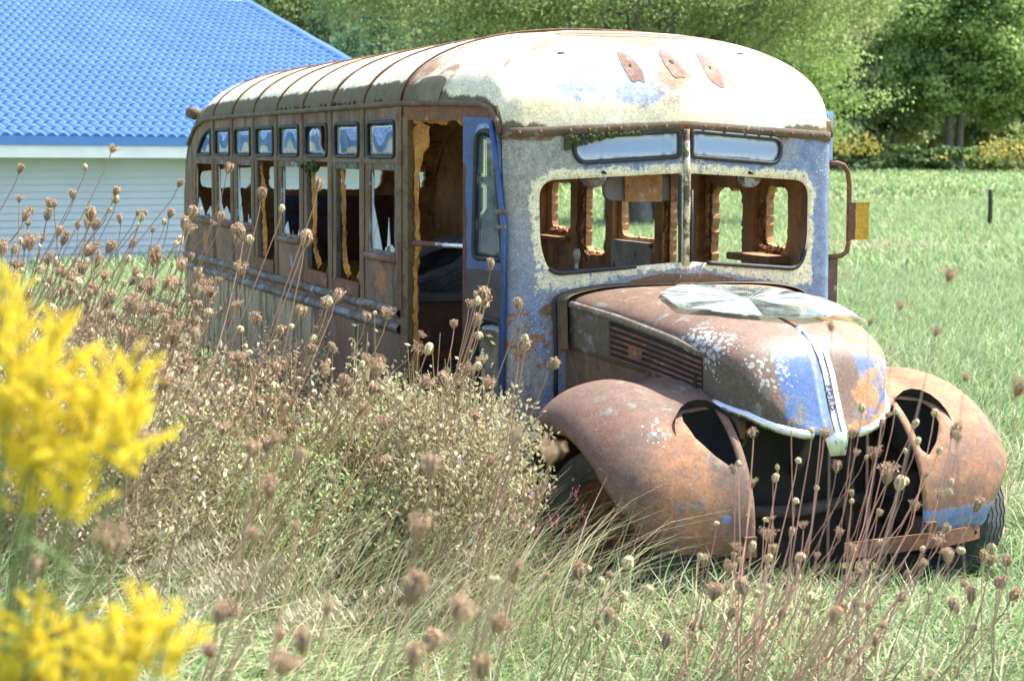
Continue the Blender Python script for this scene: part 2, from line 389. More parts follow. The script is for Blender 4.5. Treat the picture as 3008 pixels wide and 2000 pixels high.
# ================================================================== TREES
m_leaf = foliage('leaves', True, trans=.5); m_bark = simple('bark', (.16, .14, .115), .95, 0, .4, 5, .9)
def limb_tree(name, label, base, H, crowns, n_leaf, leaf, cols, tr=.25, group=None, limbs=5, seed=1, narrow=1., lean=(0, 0), droop=0., gap=.35, trunks=1, cat='tree'):
    """tapered trunk with limbs; leaves gathered in clumps spread through the crown ellipsoids (cx,cy,cz,rx,ry,rz relative to base)"""
    g = np.random.default_rng(seed); r_ = random.Random(seed)
    root = empty(name, base); tag(root, label, cat, group)
    mb = MB()
    for k in range(trunks):
        bx = (k-(trunks-1)/2)*tr*2.2; top = (lean[0]+bx*2.2, lean[1], H*.75)
        zz = np.linspace(-.2, 1, 7); mb.tube([(bx+(top[0]-bx)*max(0, a)**1.4+r_.gauss(0, tr*.15), top[1]*max(0, a)**1.4, top[2]*a) for a in zz], [tr*(1.25 if a < 0 else 1-.75*a) for a in zz], 9)
        for j in range(limbs):
            c = crowns[(j+k) % len(crowns)]; a0 = r_.uniform(.25, .75); p0 = np.array([bx+(top[0]-bx)*a0**1.4, top[1]*a0**1.4, top[2]*a0])
            p1 = np.array(c[:3])+np.array([r_.uniform(-.6, .6)*c[3], r_.uniform(-.6, .6)*c[4], r_.uniform(-.3, .5)*c[5]])
            mid = p0*.5+p1*.5+np.array([0, 0, -.08*np.linalg.norm(p1-p0)]); mb.tube([p0, mid, p1], [tr*.38, tr*.24, tr*.07], 6)
    mb.build('trunk', m_bark, root, True)
    vol = np.array([c[3]*c[4]*c[5] for c in crowns])**.72; vol = vol/vol.sum(); ncl = max(14, int(n_leaf/150)); cl = []; cs = []
    for c, w in zip(crowns, vol):
        m = max(6, int(ncl*w)); d = g.normal(size=(m, 3)); d /= np.linalg.norm(d, axis=1)[:, None]; rr_ = g.uniform(gap, 1, m)**.5*(1+g.normal(0, .08, m))
        cl.append(np.array(c[:3])+d*rr_[:, None]*np.array(c[3:6])); cs += [min(c[3:6])*.27]*m
    cl = np.concatenate(cl); cs = np.array(cs)*g.uniform(.6, 1.3, len(cs)); idx = g.integers(0, len(cl), n_leaf)
    off = g.normal(size=(n_leaf, 3))*cs[idx][:, None]*np.array([.75, .75, .42]); P = cl[idx]+off
    P[:, 2] -= droop*np.abs(g.normal(size=n_leaf))*cs[idx]
    nn_ = off/(np.linalg.norm(off, axis=1)[:, None]+1e-6)*.9+np.array([0, 0, .55])+g.normal(size=(n_leaf, 3))*.55; nn_ /= np.linalg.norm(nn_, axis=1)[:, None]
    a = np.cross(nn_, g.normal(size=(n_leaf, 3))); a[:, 2] -= droop*1.2; a /= np.linalg.norm(a, axis=1)[:, None]; b = np.cross(nn_, a); b /= np.linalg.norm(b, axis=1)[:, None]
    L = leaf*g.uniform(.6, 1.3, n_leaf)[:, None]; Wd = L*.5*narrow
    V = np.stack([P-a*L*.5, P+b*Wd, P+a*L*.5, P-b*Wd], 1).reshape(-1, 3); F = np.arange(n_leaf*4).reshape(-1, 4)
    cc = np.array(cols); ct = g.uniform(0, 1, len(cl)); k = (ct[idx]*.75+g.uniform(0, .25, n_leaf))*(len(cc)-1); i0 = np.clip(k.astype(int), 0, len(cc)-2); fr_ = (k-i0)[:, None]
    col = (cc[i0]*(1-fr_)+cc[i0+1]*fr_)*g.uniform(.8, 1.2, n_leaf)[:, None]
    obj('crown', V, F, m_leaf, root, False, dict(Col=np.repeat(col, 4, 0)))
    return root
def gp_(px, dist):     # ground position in the direction of a picture column at a distance along the view
    p = CAM+ray(px, 384)*dist; return np.array([p[0], p[1], float(tz(p[0], p[1]))])
GREEN = [(.13, .22, .065), (.24, .35, .10), (.38, .47, .18)]; OLIV = [(.16, .22, .06), (.28, .34, .11), (.42, .45, .19)]; PALE = [(.26, .31, .12), (.42, .45, .20), (.56, .56, .30)]; DEEP = [(.08, .14, .05), (.14, .21, .08), (.22, .30, .12)]; PINE = [(.05, .12, .075), (.09, .19, .11), (.15, .26, .15)]
WIL = [(.16, .22, .075), (.27, .33, .12), (.42, .47, .22)]
# the large maple at the far edge of the field
b = gp_(2195, 108); limb_tree('maple_tree', 'broad green maple with dark divided trunk at the far edge of the field', b, 13, [(0, 0, 8.2, 4.2, 4, 3.4), (-2.4, -1, 5.6, 2.6, 2.5, 1.9), (2.6, -.8, 5.4, 2.8, 2.5, 2.0), (.3, -1, 10.5, 3, 3, 2.3), (-2.9, -.5, 3.7, 1.9, 2, 1.2), (3.8, 0, 3.8, 1.8, 2, 1.1), (.4, -2, 4.8, 2, 1.2, 1.4)], 60000, .24, GREEN, .30, seed=3, limbs=9, trunks=2, gap=.25)
tl = [(2005, 111, 9, PALE, 4, 'pale yellowish bushy tree left of the maple'), (2075, 126, 11, PALE, 5, 'tall pale green poplar rising behind the maple'), (1920, 112, 8.5, OLIV, 6, 'olive green tree leaning over the bus roof end'),
      (2345, 124, 11, OLIV, 7, 'tall olive tree half hidden right of the maple'), (2420, 112, 8, GREEN, 8, 'dark green tree at the field corner right of the maple'), (2250, 134, 14, DEEP, 9, 'deep green tall tree directly behind the maple'), (1850, 128, 13, DEEP, 10, 'deep green tall tree behind the bus roof'), (2140, 140, 15, OLIV, 15, 'highest olive tree crown behind the pale poplar'), (1955, 138, 15, GREEN, 16, 'highest green tree between bus roof and poplar'), (2400, 140, 15, GREEN, 17, 'highest green tree at the far corner of the wood')]
for px, d, H, cl, sd, lb in tl:
    b = gp_(px, d); w = H*.30
    limb_tree('field_edge_tree', lb, b, H, [(0, 0, H*.62, w, w, H*.34), (-w*.6, -w*.3, H*.42, w*.7, w*.7, H*.22), (w*.6, -w*.3, H*.40, w*.7, w*.7, H*.22), (0, -w*.4, H*.24, w*.9, w*.6, H*.16), (0, 0, H*.86, w*.55, w*.55, H*.15)], 24000, .28, cl, .22, 'trees along the far field edge', seed=sd, gap=.3)
# shrubs along the field edge
for i, (px, d, h, w, cl) in enumerate([(1955, 103, 2.6, 2.2, DEEP), (2010, 101, 1.6, 2.4, DEEP), (2060, 102, 1.7, 2.0, GREEN), (2110, 102, 1.4, 2.2, GREEN), (2165, 101, 1.5, 1.8, DEEP), (2235, 101, 1.4, 2.0, GREEN), (2290, 100, 1.9, 2.2, OLIV), (2345, 99, 2.4, 2.4, OLIV), (1900, 104, 2.4, 2.4, DEEP)]):
    b = gp_(px, d); lb = ['tall dark shrub beside the bus roof end', 'low dark shrub next to the tall goldenrod patch', 'rounded green shrub left of the maple', 'low green shrub just left of the maple trunk', 'dark shrub at the foot of the maple', 'green shrub just right of the maple trunk', 'olive shrub right of the maple', 'tall olive shrub with goldenrod at the field corner', 'dark shrub half hidden behind the bus mirror'][i]
    limb_tree('shrub', lb, b, h, [(0, 0, h*.55, w*.7, w*.6, h*.5), (-w*.5, 0, h*.35, w*.5, w*.4, h*.35), (w*.5, 0, h*.35, w*.5, w*.4, h*.35)], 2600, .22, cl, .04, 'shrubs along the field edge', seed=30+i, limbs=6, cat='shrub')
# far goldenrod patches (a mass)
m_flower = foliage('goldenrod_flower', True, trans=.3); g = np.random.default_rng(77); V = []; cols = []
for (px, d, n, sx, h0, h1) in ((1955, 100, 420, 1.7, 1.4, 2.4), (2345, 97, 340, 2.2, 1.2, 2.1), (2240, 99, 60, 3, .9, 1.3)):
    b = gp_(px, d); p = b+np.c_[g.uniform(-sx, sx, n), g.uniform(-1, 1, n), g.uniform(h0, h1, n)*(1-.35*np.abs(g.uniform(-1, 1, n)))]; s = g.uniform(.05, .13, n)[:, None]
    a = g.normal(size=(n, 3)); a /= np.linalg.norm(a, axis=1)[:, None]; c_ = np.cross(a, g.normal(size=(n, 3))); c_ /= np.linalg.norm(c_, axis=1)[:, None]
    V.append(np.stack([p-a*s, p+c_*s, p+a*s, p-c_*s], 1).reshape(-1, 3)); cols.append(np.repeat(np.array([(.46, .40, .09)])*g.uniform(.6, 1.1, (n, 1)), 4, 0))
V = np.concatenate(V); tag(obj('far_goldenrod', V, np.arange(len(V)).reshape(-1, 4), m_flower, None, False, dict(Col=np.concatenate(cols))), 'yellow goldenrod massed along the field edge', kind='stuff')
# the far wood that closes the field on all sides (a mass)
n = 70000; u_ = g.uniform(300, 3600, n); dd = g.uniform(146, 168, n); P = CAM+(_f[None]+CR[None]*((u_*DS-1504)/FPX)[:, None])*dd[:, None]; gzz = tz(P[:, 0], P[:, 1]); cl = vnoise(np.c_[u_/38, dd/6, np.zeros(n)], 9)
P[:, 2] = gzz+g.uniform(0, 1, n)**.8*(7+7*vnoise(np.c_[u_/90, np.zeros(n), np.zeros(n)], 6)); hcl = vnoise(np.c_[u_/20, P[:, 2]/1.6, dd/5], 12); kp = hcl > .34; P = P[kp]; cl = cl[kp]; n = len(P)
a = g.normal(size=(n, 3)); a /= np.linalg.norm(a, axis=1)[:, None]; c_ = np.cross(a, g.normal(size=(n, 3))); c_ /= np.linalg.norm(c_, axis=1)[:, None]; s = g.uniform(.18, .42, n)[:, None]
V = np.stack([P-a*s, P+c_*s, P+a*s, P-c_*s], 1).reshape(-1, 3); cA, cB = np.array(DEEP[1]), np.array(OLIV[1])
tag(obj('far_wood', V, np.arange(n*4).reshape(-1, 4), m_leaf, None, False, dict(Col=np.repeat((cA*(1-cl[:, None])+cB*cl[:, None])*g.uniform(.7, 1.2, (n, 1)), 4, 0))), 'dense far wood closing the field', kind='stuff')
# willow behind the bus: several leaning trunks
b = gp_(1500, 47); bw = b
wl = limb_tree('willow_tree', 'large grey-trunked willow with hanging branches behind the bus', b, 12, [(-5.5, 0, 6.6, 3.8, 3.2, 2.0), (-1, 0, 6.5, 3.8, 3.2, 1.7), (3.0, 0, 6.4, 3.0, 3.0, 2.0), (5.4, .5, 7.2, 2.6, 2.6, 1.8), (-3, 1.5, 9, 4.5, 3, 2.2), (2, 1, 9.5, 4.5, 3, 2.4), (-8.5, .8, 7.6, 2.6, 2.6, 1.7)], 150000, .125, WIL, .30, seed=41, limbs=4, narrow=.42, droop=.5, gap=.2, trunks=4)
mb = MB(); mb.tube([(-.2, .3, 3.6), (-2.0, .2, 5.4), (-4.2, 0, 6.2), (-6.5, 0, 7.4)], [.22, .17, .12, .06], 8); mb.build('leaning_limb', m_bark, wl, True)
# trees behind the house
for i, (px, d, H, cl, lb) in enumerate([(690, 60, 12, WIL, 'olive willow rising behind the hip end of the blue roof'), (560, 66, 13, GREEN, 'green tree behind the blue roof ridge'), (900, 78, 15, DEEP, 'deep green tree between the willows'), (1150, 80, 15, DEEP, 'deep green tree behind the willow limb'), (1420, 82, 15, DEEP, 'deep green tree behind the willow trunks'), (1680, 84, 15, GREEN, 'green tree right behind the willow')]):
    b = gp_(px, d); w = H*.33
    limb_tree('background_tree', lb, b, H, [(0, 0, H*.5, w, w*.8, H*.35), (-w*.7, 0, H*.35, w*.8, w*.7, H*.25), (w*.7, 0, H*.36, w*.8, w*.7, H*.25), (0, 0, H*.8, w*.7, w*.7, H*.2)], 42000, .18, cl, .25, 'trees behind the house and bus', seed=60+i, gap=.2, narrow=.7)
# pines with layered sprays
def pine(base, H, seed, label):
    g = np.random.default_rng(seed); root = empty('pine_tree', base); tag(root, label, 'tree', 'pines behind the bus')
    mb = MB(); mb.tube([(0, 0, -.2), (0, 0, H*.5), (0, 0, H)], [.2, .13, .03], 8); mb.build('trunk', m_bark, root, True)
    V = []; cols = []; cc = np.array(PINE)
    for lv in np.linspace(.12, .98, 16):
        R_ = H*.30*(1.05-lv)+.25; nb = int(7+R_*2)
        for k in range(nb):
            a = g.uniform(0, 2*math.pi); tip = R_*g.uniform(.75, 1.1); n = int(95*tip)
            t_ = g.uniform(.25, 1, n)**.7*tip; cl = g.uniform(0, 1)
            p = np.c_[np.cos(a)*t_, np.sin(a)*t_, H*lv+.10*t_-.02*t_**2+g.normal(0, .05, n)]+g.normal(0, .13, (n, 3))*np.array([1, 1, .55])
            d = np.c_[np.full(n, math.cos(a)), np.full(n, math.sin(a)), np.full(n, .55)]+g.normal(0, .6, (n, 3)); d /= np.linalg.norm(d, axis=1)[:, None]
            s = np.cross(d, g.normal(size=(n, 3))); s /= np.linalg.norm(s, axis=1)[:, None]; L = g.uniform(.10, .22, n)[:, None]
            V.append(np.stack([p, p+d*L*.6+s*L*.16, p+d*L, p+d*L*.6-s*L*.16], 1).reshape(-1, 3)); col = cc[1]*(1-cl)+cc[2]*cl if cl > .35 else cc[0]*.5+cc[1]*.5; cols.append(np.repeat(col[None]*g.uniform(.75, 1.25, (n, 1)), 4, 0))
    V = np.concatenate(V); obj('crown', V, np.arange(len(V)).reshape(-1, 4), m_leaf, root, False, dict(Col=np.concatenate(cols)))
for px, d, H, sd, lb in ((880, 52, 6.2, 1, 'dark pine showing above the middle of the bus roof'), (805, 50, 5.4, 2, 'small pine right beside the hip of the blue roof'), (1000, 56, 6.8, 3, 'taller dark pine nearer the willow limb'), (760, 57, 6.6, 4, 'pine half hidden behind the hip of the blue roof')): pine(gp_(px, d), H, sd, lb)
# fence post with a loop of wire
p = on_plane(2278, 528, 2, 0.0); p[2] = float(tz(p[0], p[1])); fp_ = empty('fence_post', p); tag(fp_, 'lone dark wooden fence post standing in the green field', 'fence post')
hp = 92*DS/FPX*((p-CAM)@_f)
mb = MB(); mb.tube([(0, 0, -.2), (.01, 0, hp*.5), (-.01, 0, hp*.97), (-.01, 0, hp)], [.065, .06, .055, .045], 9); mb.build('post', simple('dark_post_wood', (.045, .042, .038), .95, 0, .5, 6, .8), fp_, True)
mb = MB(); a_ = np.linspace(0, 2*math.pi, 18); mb.tube([(.08+.09*math.cos(q), -.03, hp*.84+.13*math.sin(q)) for q in a_[:-1]], .006, 5, closed=True); mb.build('wire_loop', m_bark, fp_)
# ================================================================== THE BUS (front towards -Y, its right side towards -X)
bus = empty('school_bus', (0, 0, 0))
tag(bus, 'derelict rusted old school bus with broken windows and cream roof sunk in tall weeds', 'bus')
def blob(P, c, r):   # soft 3-D spot for paint attributes
    P = np.asarray(P); return np.exp(-((P-np.asarray(c))**2).sum(1)/(2*r*r))
# ---- materials
m_front = weather('front_paint', (.29, .31, .35), [
    dict(col=BLUE2, col2=BLUE, scale=5, th=.50, soft=.08, attr='blue', gain=.9, rough=.45, det=12, nr=.72),
    dict(col=(.26, .25, .21), col2=(.42, .40, .34), scale=9, th=.55, soft=.10, attr='grime', gain=1.0, stretch=(1, 1, .5)),
    dict(col=CREAM, col2=CREAM2, scale=17, th=.60, soft=.04, attr='cream', gain=1.0, h=.35, rough=.6, det=12, nr=.75),
    dict(col=(.34, .37, .42), col2=(.24, .27, .33), scale=38, th=.605, soft=.03, h=-.2),
    dict(col=(.72, .69, .55), col2=CREAM, scale=34, th=.66, soft=.02, h=.3),
    dict(col=RUST2, col2=OLIVE, scale=6, th=.56, soft=.05, attr='brown', gain=1.2, rough=.8),
    dict(col=ORANGE, col2=RUST2, scale=26, th=.60, soft=.02, attr='orange', gain=.5, rough=.9),
    dict(col=LICH, col2=(.62, .60, .50), scale=55, th=.90, soft=.08, spots=1, mscale=3, mgain=1.3, h=.3),
], rough=.5)
m_roof = weather('roof_cream', CREAM, [
    dict(col=(.86, .84, .78), col2=CREAM, scale=1.2, th=.5, soft=.1),
    dict(col=BLUE2, col2=(.45, .52, .68), scale=10, th=.52, soft=.06, attr='blue', gain=.6, det=12, nr=.75),
    dict(col=RUST2, col2=(.42, .25, .17), scale=7, th=.50, soft=.07, attr='rust', gain=.62, amt=.9, det=12, nr=.74),
    dict(col=OLIVE, col2=(.15, .13, .07), scale=11, th=.53, soft=.07, attr='grime', gain=1.1, stretch=(1, 1, .30), det=12, nr=.75, rough=.9),
    dict(col=RUST, col2=(.2, .12, .07), scale=14, th=.74, soft=.03, stretch=(.5, .5, 1)),
    dict(col=(.4, .39, .34), col2=(.55, .53, .45), scale=40, th=.68, soft=.04),
], rough=.5, bump=.25)
m_side = weather('side_brown', (.25, .145, .085), [
    dict(col=(.25, .12, .075), col2=(.19, .095, .06), scale=2.5, th=.52, soft=.08),
    dict(col=(.10, .095, .05), scale=7, th=.56, soft=.08, stretch=(1, 1, .25)),
    dict(col=ORANGE, col2=RUST2, scale=22, th=.60, soft=.02, attr='orange', gain=.7),
    dict(col=(.45, .50, .56), col2=(.30, .37, .48), scale=12, th=.74, soft=.02, attr='chip', gain=.7, stretch=(1, 1, .3), h=.3),
    dict(col=(.42, .33, .20), col2=(.50, .41, .26), scale=16, th=.70, soft=.05, attr='streak', gain=.45, stretch=(1, 1, .12)),
    dict(col=(.30, .28, .22), scale=48, th=.70, soft=.03),
], rough=.62)
m_post = weather('post_brown', (.20, .14, .07), [
    dict(col=RUST, scale=9, th=.56, soft=.05), dict(col=(.24, .22, .17), scale=20, th=.62, soft=.05, stretch=(1, 1, .3)),
    dict(col=(.25, .15, .08), scale=30, th=.66, soft=.03)], rough=.65)
m_rust = weather('rust_metal', RUST, [
    dict(col=RUST2, scale=4, th=.5, soft=.08), dict(col=ORANGE, col2=RUST2, scale=14, th=.60, soft=.05),
    dict(col=(.25, .25, .22), scale=30, th=.68, soft=.04)], rough=.75)
m_lining = weather('lining_brown', (.56, .31, .14), [
    dict(col=(.36, .18, .09), scale=2.5, th=.55, soft=.08), dict(col=DARK, col2=(.05, .03, .02), scale=6, th=.64, soft=.05, stretch=(1, 1, .4)),
    dict(col=(.38, .20, .08), scale=8, th=.66, soft=.06),
    dict(col=FOAM, col2=FOAM2, scale=14, th=.55, soft=.05, attr='foam', gain=1.3, cs=9, h=.4)], rough=.85, bump=.6)
m_foam = weather('orange_foam', FOAM, [dict(col=FOAM2, col2=(.35, .13, .03), scale=14, th=.56, soft=.1), dict(col=(.85, .62, .25), scale=25, th=.68, soft=.04)], rough=.95, bump=.9, base2=FOAM2)
m_foam_dark = weather('brown_foam', (.34, .15, .045), [dict(col=(.16, .07, .03), scale=9, th=.50, soft=.08), dict(col=FOAM, scale=16, th=.62, soft=.05)], rough=.95, bump=.9)
m_door = weather('door_blue', (.05, .11, .28), [
    dict(col=(.055, .035, .04), col2=(.035, .028, .04), scale=5, th=.52, soft=.03, attr='dark', gain=1.3, rough=.4),
    dict(col=(.32, .42, .58), col2=(.2, .3, .5), scale=14, th=.64, soft=.03, attr='chip', gain=.7),
    dict(col=(.09, .03, .03), col2=RUST, scale=7, th=.62, soft=.03, attr='red', gain=.8),
    dict(col=(.3, .3, .3), scale=60, th=.72, soft=.03)], rough=.4)
m_fender = weather('fender_rust', (.235, .125, .085), [
    dict(col=(.20, .13, .095), col2=(.155, .105, .08), scale=2.6, th=.50, soft=.09),
    dict(col=(.44, .215, .10), col2=(.28, .145, .085), scale=4.5, th=.66, soft=.10, attr='orange', gain=.6, det=12, nr=.78),
    dict(col=BLUE, col2=(.2, .28, .42), scale=9, th=.60, soft=.05, attr='blue', gain=1.1),
    dict(col=(.20, .19, .16), col2=(.26, .25, .21), scale=12, th=.62, soft=.06),
    dict(col=(.40, .39, .36), scale=70, th=.71, soft=.03, h=.3),
    dict(col=(.62, .64, .66), col2=LICH2, scale=42, th=.93, soft=.07, spots=1, attr='lich', gain=1.0, mscale=5, mgain=1.0, h=.8, cs=80)], rough=.68, bump=.5)
m_hood = weather('hood_rust', (.25, .155, .11), [
    dict(col=(.15, .12, .08), col2=(.12, .10, .07), scale=3, th=.50, soft=.10, attr='olive', gain=.9),
    dict(col=BLUE, col2=(.10, .19, .46), scale=6, th=.62, soft=.05, attr='blue', gain=.85, rough=.4),
    dict(col=ORANGE, col2=(.60, .33, .17), scale=7, th=.64, soft=.05, attr='orange', gain=.5, nr=.75),
    dict(col=(.30, .27, .23), col2=(.2, .19, .17), scale=10, th=.60, soft=.05),
    dict(col=(.42, .42, .40), scale=60, th=.68, soft=.03, h=.4),
    dict(col=LICH, col2=LICH2, scale=48, th=.93, soft=.07, spots=1, attr='lich', gain=.95, mscale=5, mgain=1.0, h=.8, cs=90)], rough=.55, bump=.55)
m_dark = simple('black_metal', (.02, .018, .016), .85, 0, .4, 5)
m_rubber = simple('black_rubber', (.022, .025, .03), .6, 0, .4, 20, .3)
m_tyre = simple('tyre_rubber', (.085, .088, .09), .85, 0, .35, 9, .4)
m_alu = weather('weathered_aluminium', (.22, .21, .19), [dict(col=RUST, scale=6, th=.50, soft=.07), dict(col=(.20, .17, .12), scale=14, th=.54, soft=.06, stretch=(.4, .4, 1)), dict(col=(.42, .47, .53), scale=7, th=.60, soft=.05)], rough=.5)
t = NT('pitted_chrome'); n_ = t.noise(24, 8, .7)
m_chrome = t.set(Base_Color=t.mix(t.step(n_, .60, .68), (.80, .82, .85), (.30, .2, .14)), Metallic=t.step(n_, .60, .66, .92, .1), Roughness=t.step(n_, .35, .66, .16, .6))
m_pane = pane('window_glass', (.80, .86, .88), .22, (.5, .55, .58), .03)
m_shard = pane('dirty_glass', (.75, .82, .82), .72, (.50, .55, .52), .12)
m_glassb = [pane('green_glass_%d' % k, (.82, .93, .89), dd, (.58, .64, .62), .06, boost=.06) for k, dd in enumerate((.34, .44, .53, .58))]  # pale frost mixed into the shards imitates a whitish reflection
t = NT('milky_sky_glass')
m_milky = t.set(Base_Color=t.mix(t.step(t.attr('edge'), .0, 1.), (.26, .37, .55), (.62, .66, .66)), Roughness=.22, Specular_IOR_Level=.7)  # frosted pane; blue of the reflected sky is put into its colour
m_moss = simple('moss', (.07, .085, .02), .95, 0, .5, 60, 1.)
m_black_in = simple('dark_interior', (.09, .055, .038), .9, 0, .5, 4)  # dark brown with random mottling
m_yellow = weather('yellow_plate', (.62, .36, .03), [dict(col=RUST, scale=12, th=.60, soft=.05, attr='rust', gain=1.)], rough=.5)
m_grey = simple('grey_plastic', (.16, .15, .155), .7, 0, .2, 4)
m_board = weather('orange_board', (.42, .20, .09), [dict(col=(.55, .34, .2), scale=8, th=.58, soft=.06), dict(col=RUST, scale=20, th=.64, soft=.03)], rough=.8)

# ---- front panel
S0, CRN, AM = .79, .07, math.radians(78)
def front_map(uv, off=0.):
    s = uv[:, 0]; z = uv[:, 1]; a = np.clip((np.abs(s)-S0)/CRN, 0, AM); sg = np.sign(s)
    x = np.minimum(np.abs(s), S0)+CRN*np.sin(a); y = .10*np.minimum(np.abs(s), S0)/.86+CRN*(1-np.cos(a))
    return np.stack([sg*x, y-off-.03*(1.4-z), z], 1)
SE = S0+CRN*AM
def rz(s): return 2.018-.043*np.abs(s)/.86           # middle of the front rail
def wshield(sg):
    p = rrect([(.028, 1.797), (.705, 1.762), (.70, 1.46), (.655, 1.335), (.028, 1.386)], [.012, .085, .3, .07, .012], 6)
    return [(sg*x, z) for x, z in p]
def upglass(sg, g=0.):
    p = rrect([(.032+g, 1.992-g), (.545-g, 1.958-g), (.53-g, 1.842+g), (.032+g, 1.875+g)], [.02, .055, .06, .02], 6)
    return [(sg*x, z) for x, z in p]
outl = [(s, float(rz(s))) for s in np.linspace(-SE, SE, 41)]+[(SE, .5), (-SE, .5)]
holes = [wshield(-1), wshield(1), upglass(-1), upglass(1)]
v, f, P, mi = sheet(outl, holes, front_map, .028, .012)
s_, z_ = P[:, 0], P[:, 1]; nz = vnoise(np.c_[P*5, np.zeros(len(P))], 3)-.5
dw = np.minimum(pdist(P, wshield(-1)), pdist(P, wshield(1))); du = np.minimum(pdist(P, upglass(-1)), pdist(P, upglass(1)))
band = sst(.10, .03, dw)+.9*sst(.16, .02, np.abs(z_-(1.30+.035*(1-np.abs(s_)/.8)-.02))*1.6)*sst(.88, .7, np.abs(s_))
arc = 1.350-.115*(np.abs(s_)/.62)**1.6
cream = np.clip(band, 0, 1)*.70*sst(arc-.05, arc+.02, z_)
cream = np.maximum(cream, .50*sst(.06, .02, np.abs(z_-1.815+.02*np.abs(s_)))*(np.abs(s_) < .72))
cream = np.maximum(cream, .44*sst(-.66, -.80, s_)*sst(1.2, 1.4, z_))
brown = sst(.075, .01, np.abs(z_-arc+.05))*sst(.85, .6, np.abs(s_))*np.where(s_ > .3, .55, .85)
brown = np.maximum(brown, .7*sst(-.845, -.88, s_)*sst(1.6, 1.1, z_)); brown = np.maximum(brown, .60*sst(.04, .0, rz(s_)-.03-z_))
blue = np.clip(.35+.75*sst(.60, .8, s_)+.55*sst(-.6, -.78, s_)*sst(1.35, 1.0, z_)+.45*sst(.05, .0, np.abs(z_-1.818)), 0, 1)
grime = np.clip(.62*sst(-.4, -.72, s_)*sst(1.45, 1.8, z_)+.36*sst(.5, -.5, s_)+.40*sst(.10, 0, rz(s_)-.03-z_)+.45*sst(1.2, .9, z_)*sst(-.6, -.8, s_), 0, 1)
orange = np.clip(.25+.38*sst(1.30, 1.15, z_)*sst(-.3, -.6, s_)*sst(.8, 1.0, z_), 0, 1)
fp = obj('front_panel', v, f, [m_front, m_black_in], bus, False, dict(cream=cream, blue=blue, grime=grime, brown=brown, orange=orange), mi)
tag(fp, 'blue and cream peeling front panel with rusted edges')
for p_ in fp.data.polygons: p_.use_smooth = p_.material_index == 0
def loop3(poly, off, mp=front_map): return mp(np.array(poly), off)
for sg in (-1, 1):
    po = subdiv(upglass(sg), .02); g = MB().tube(loop3(po, .006), .011, 7, closed=True)
    ug = subdiv(upglass(sg, .002), .02)
    vv, ff, PP, mm = sheet(ug, [], lambda q: front_map(q, -.004), .02, .005)
    e_ = sst(.045, .0, pdist(PP, ug))*.8+.5*sst(1.90, 1.85, PP[:, 1])
    w_ = obj('upper_front_window', vv, ff, [m_milky, m_milky], bus, True, dict(edge=np.clip(e_, 0, 1)), mm)
    tag(w_, 'milky sky-tinted upper front window in a black gasket')
    g.build('gasket', m_rubber, w_, True)
# moss on the left gasket
mo = MB()
for k in range(130):
    u = rnd.uniform(0, 1)**1.8; s = -.585+.36*u; z = float(rz(s))-.026-rnd.uniform(0, .06)*(1-u)**2; p = front_map(np.array([[s, z]]), .012)[0]
    r = rnd.uniform(.006, .013)
    mo.tube([p+np.array([0, 0, -r]), p, p+np.array([0, 0, r])], [r*.5, r, r*.5], 6)
tag(mo.build('moss', m_moss, bus, True), kind='stuff')
# windshield post and gasket remains
q = front_map(np.array([[0, 1.37], [0, 2.0]]), .0)
mb = MB(); mb.tube([q[0]+np.array([0, -.004, 0]), q[0]*.5+q[1]*.5+np.array([.003, -.008, 0]), q[1]+np.array([0, -.004, 0])], .021, 10, flat=.7)
post = mb.build('windshield_post', weather('post_cream', CREAM, [dict(col=OLIVE, scale=14, th=.55, soft=.04), dict(col=RUST, scale=9, th=.55, soft=.05)], rough=.6), bus, True)
for sg, a, b in ((-1, 1.0, 0.), (1, 1.0, 0.)):
    mb = MB(); x0 = sg*.031; p0 = front_map(np.array([[x0, 1.385], [x0, 1.55], [x0, 1.72 if sg > 0 else 1.79]]), .006); mb.tube(p0, .009, 6); mb.build('gasket', m_rubber, post, True)
def lowgask(sg, i0, i1):
    po = np.array(subdiv(wshield(sg), .02)); k = (po[:, 1] < i1) & (np.abs(po[:, 0]) > i0)
    po = po[k]; o = np.argsort(np.arctan2(po[:, 1]-1.55, (np.abs(po[:, 0])-.35))); po = po[o]
    mb = MB(); mb.tube(front_map(po, .004), .011, 7); mb.build('windshield_gasket', m_rubber, bus, True)
lowgask(-1, .14, 1.37); lowgask(1, .12, 1.46)
# rear-view of the windshield surround: small wiper pivots
for s in (-.40, .36):
    p = front_map(np.array([[s, 1.80]]), .0)[0]; mb = MB(); mb.tube([p, p+np.array([0, -.03, -.004])], [.009, .005], 7); mb.build('wiper_pivot', m_dark, bus, True)
# front rail with bolts
ss = np.linspace(-SE, SE, 60); prof = []
for dz, dy in ((-.022, .001), (-.020, .010), (.020, .012), (.022, .002)):
    prof.append(front_map(np.c_[ss, rz(ss)+dz], dy))
V = np.concatenate(prof); m_frail = weather('rail_brown', (.14, .10, .06), [dict(col=RUST, scale=8, th=.55, soft=.06), dict(col=(.26, .24, .17), scale=24, th=.60, soft=.05), dict(col=ORANGE, scale=30, th=.68, soft=.03), dict(col=(.45, .43, .34), scale=50, th=.68, soft=.03)], rough=.75)
fr = obj('front_rail', V, [tuple(reversed(q)) for q in grid_faces(4, 60)], m_frail, bus, True)
tag(fr, 'rusted riveted rail above the front windows')
bm_ = bmesh.new(); bmesh.ops.create_uvsphere(bm_, u_segments=8, v_segments=5, radius=.0085); bolt_me = bpy.data.meshes.new('bolt'); bm_.to_mesh(bolt_me); bm_.free(); bolt_me.materials.append(m_rust)
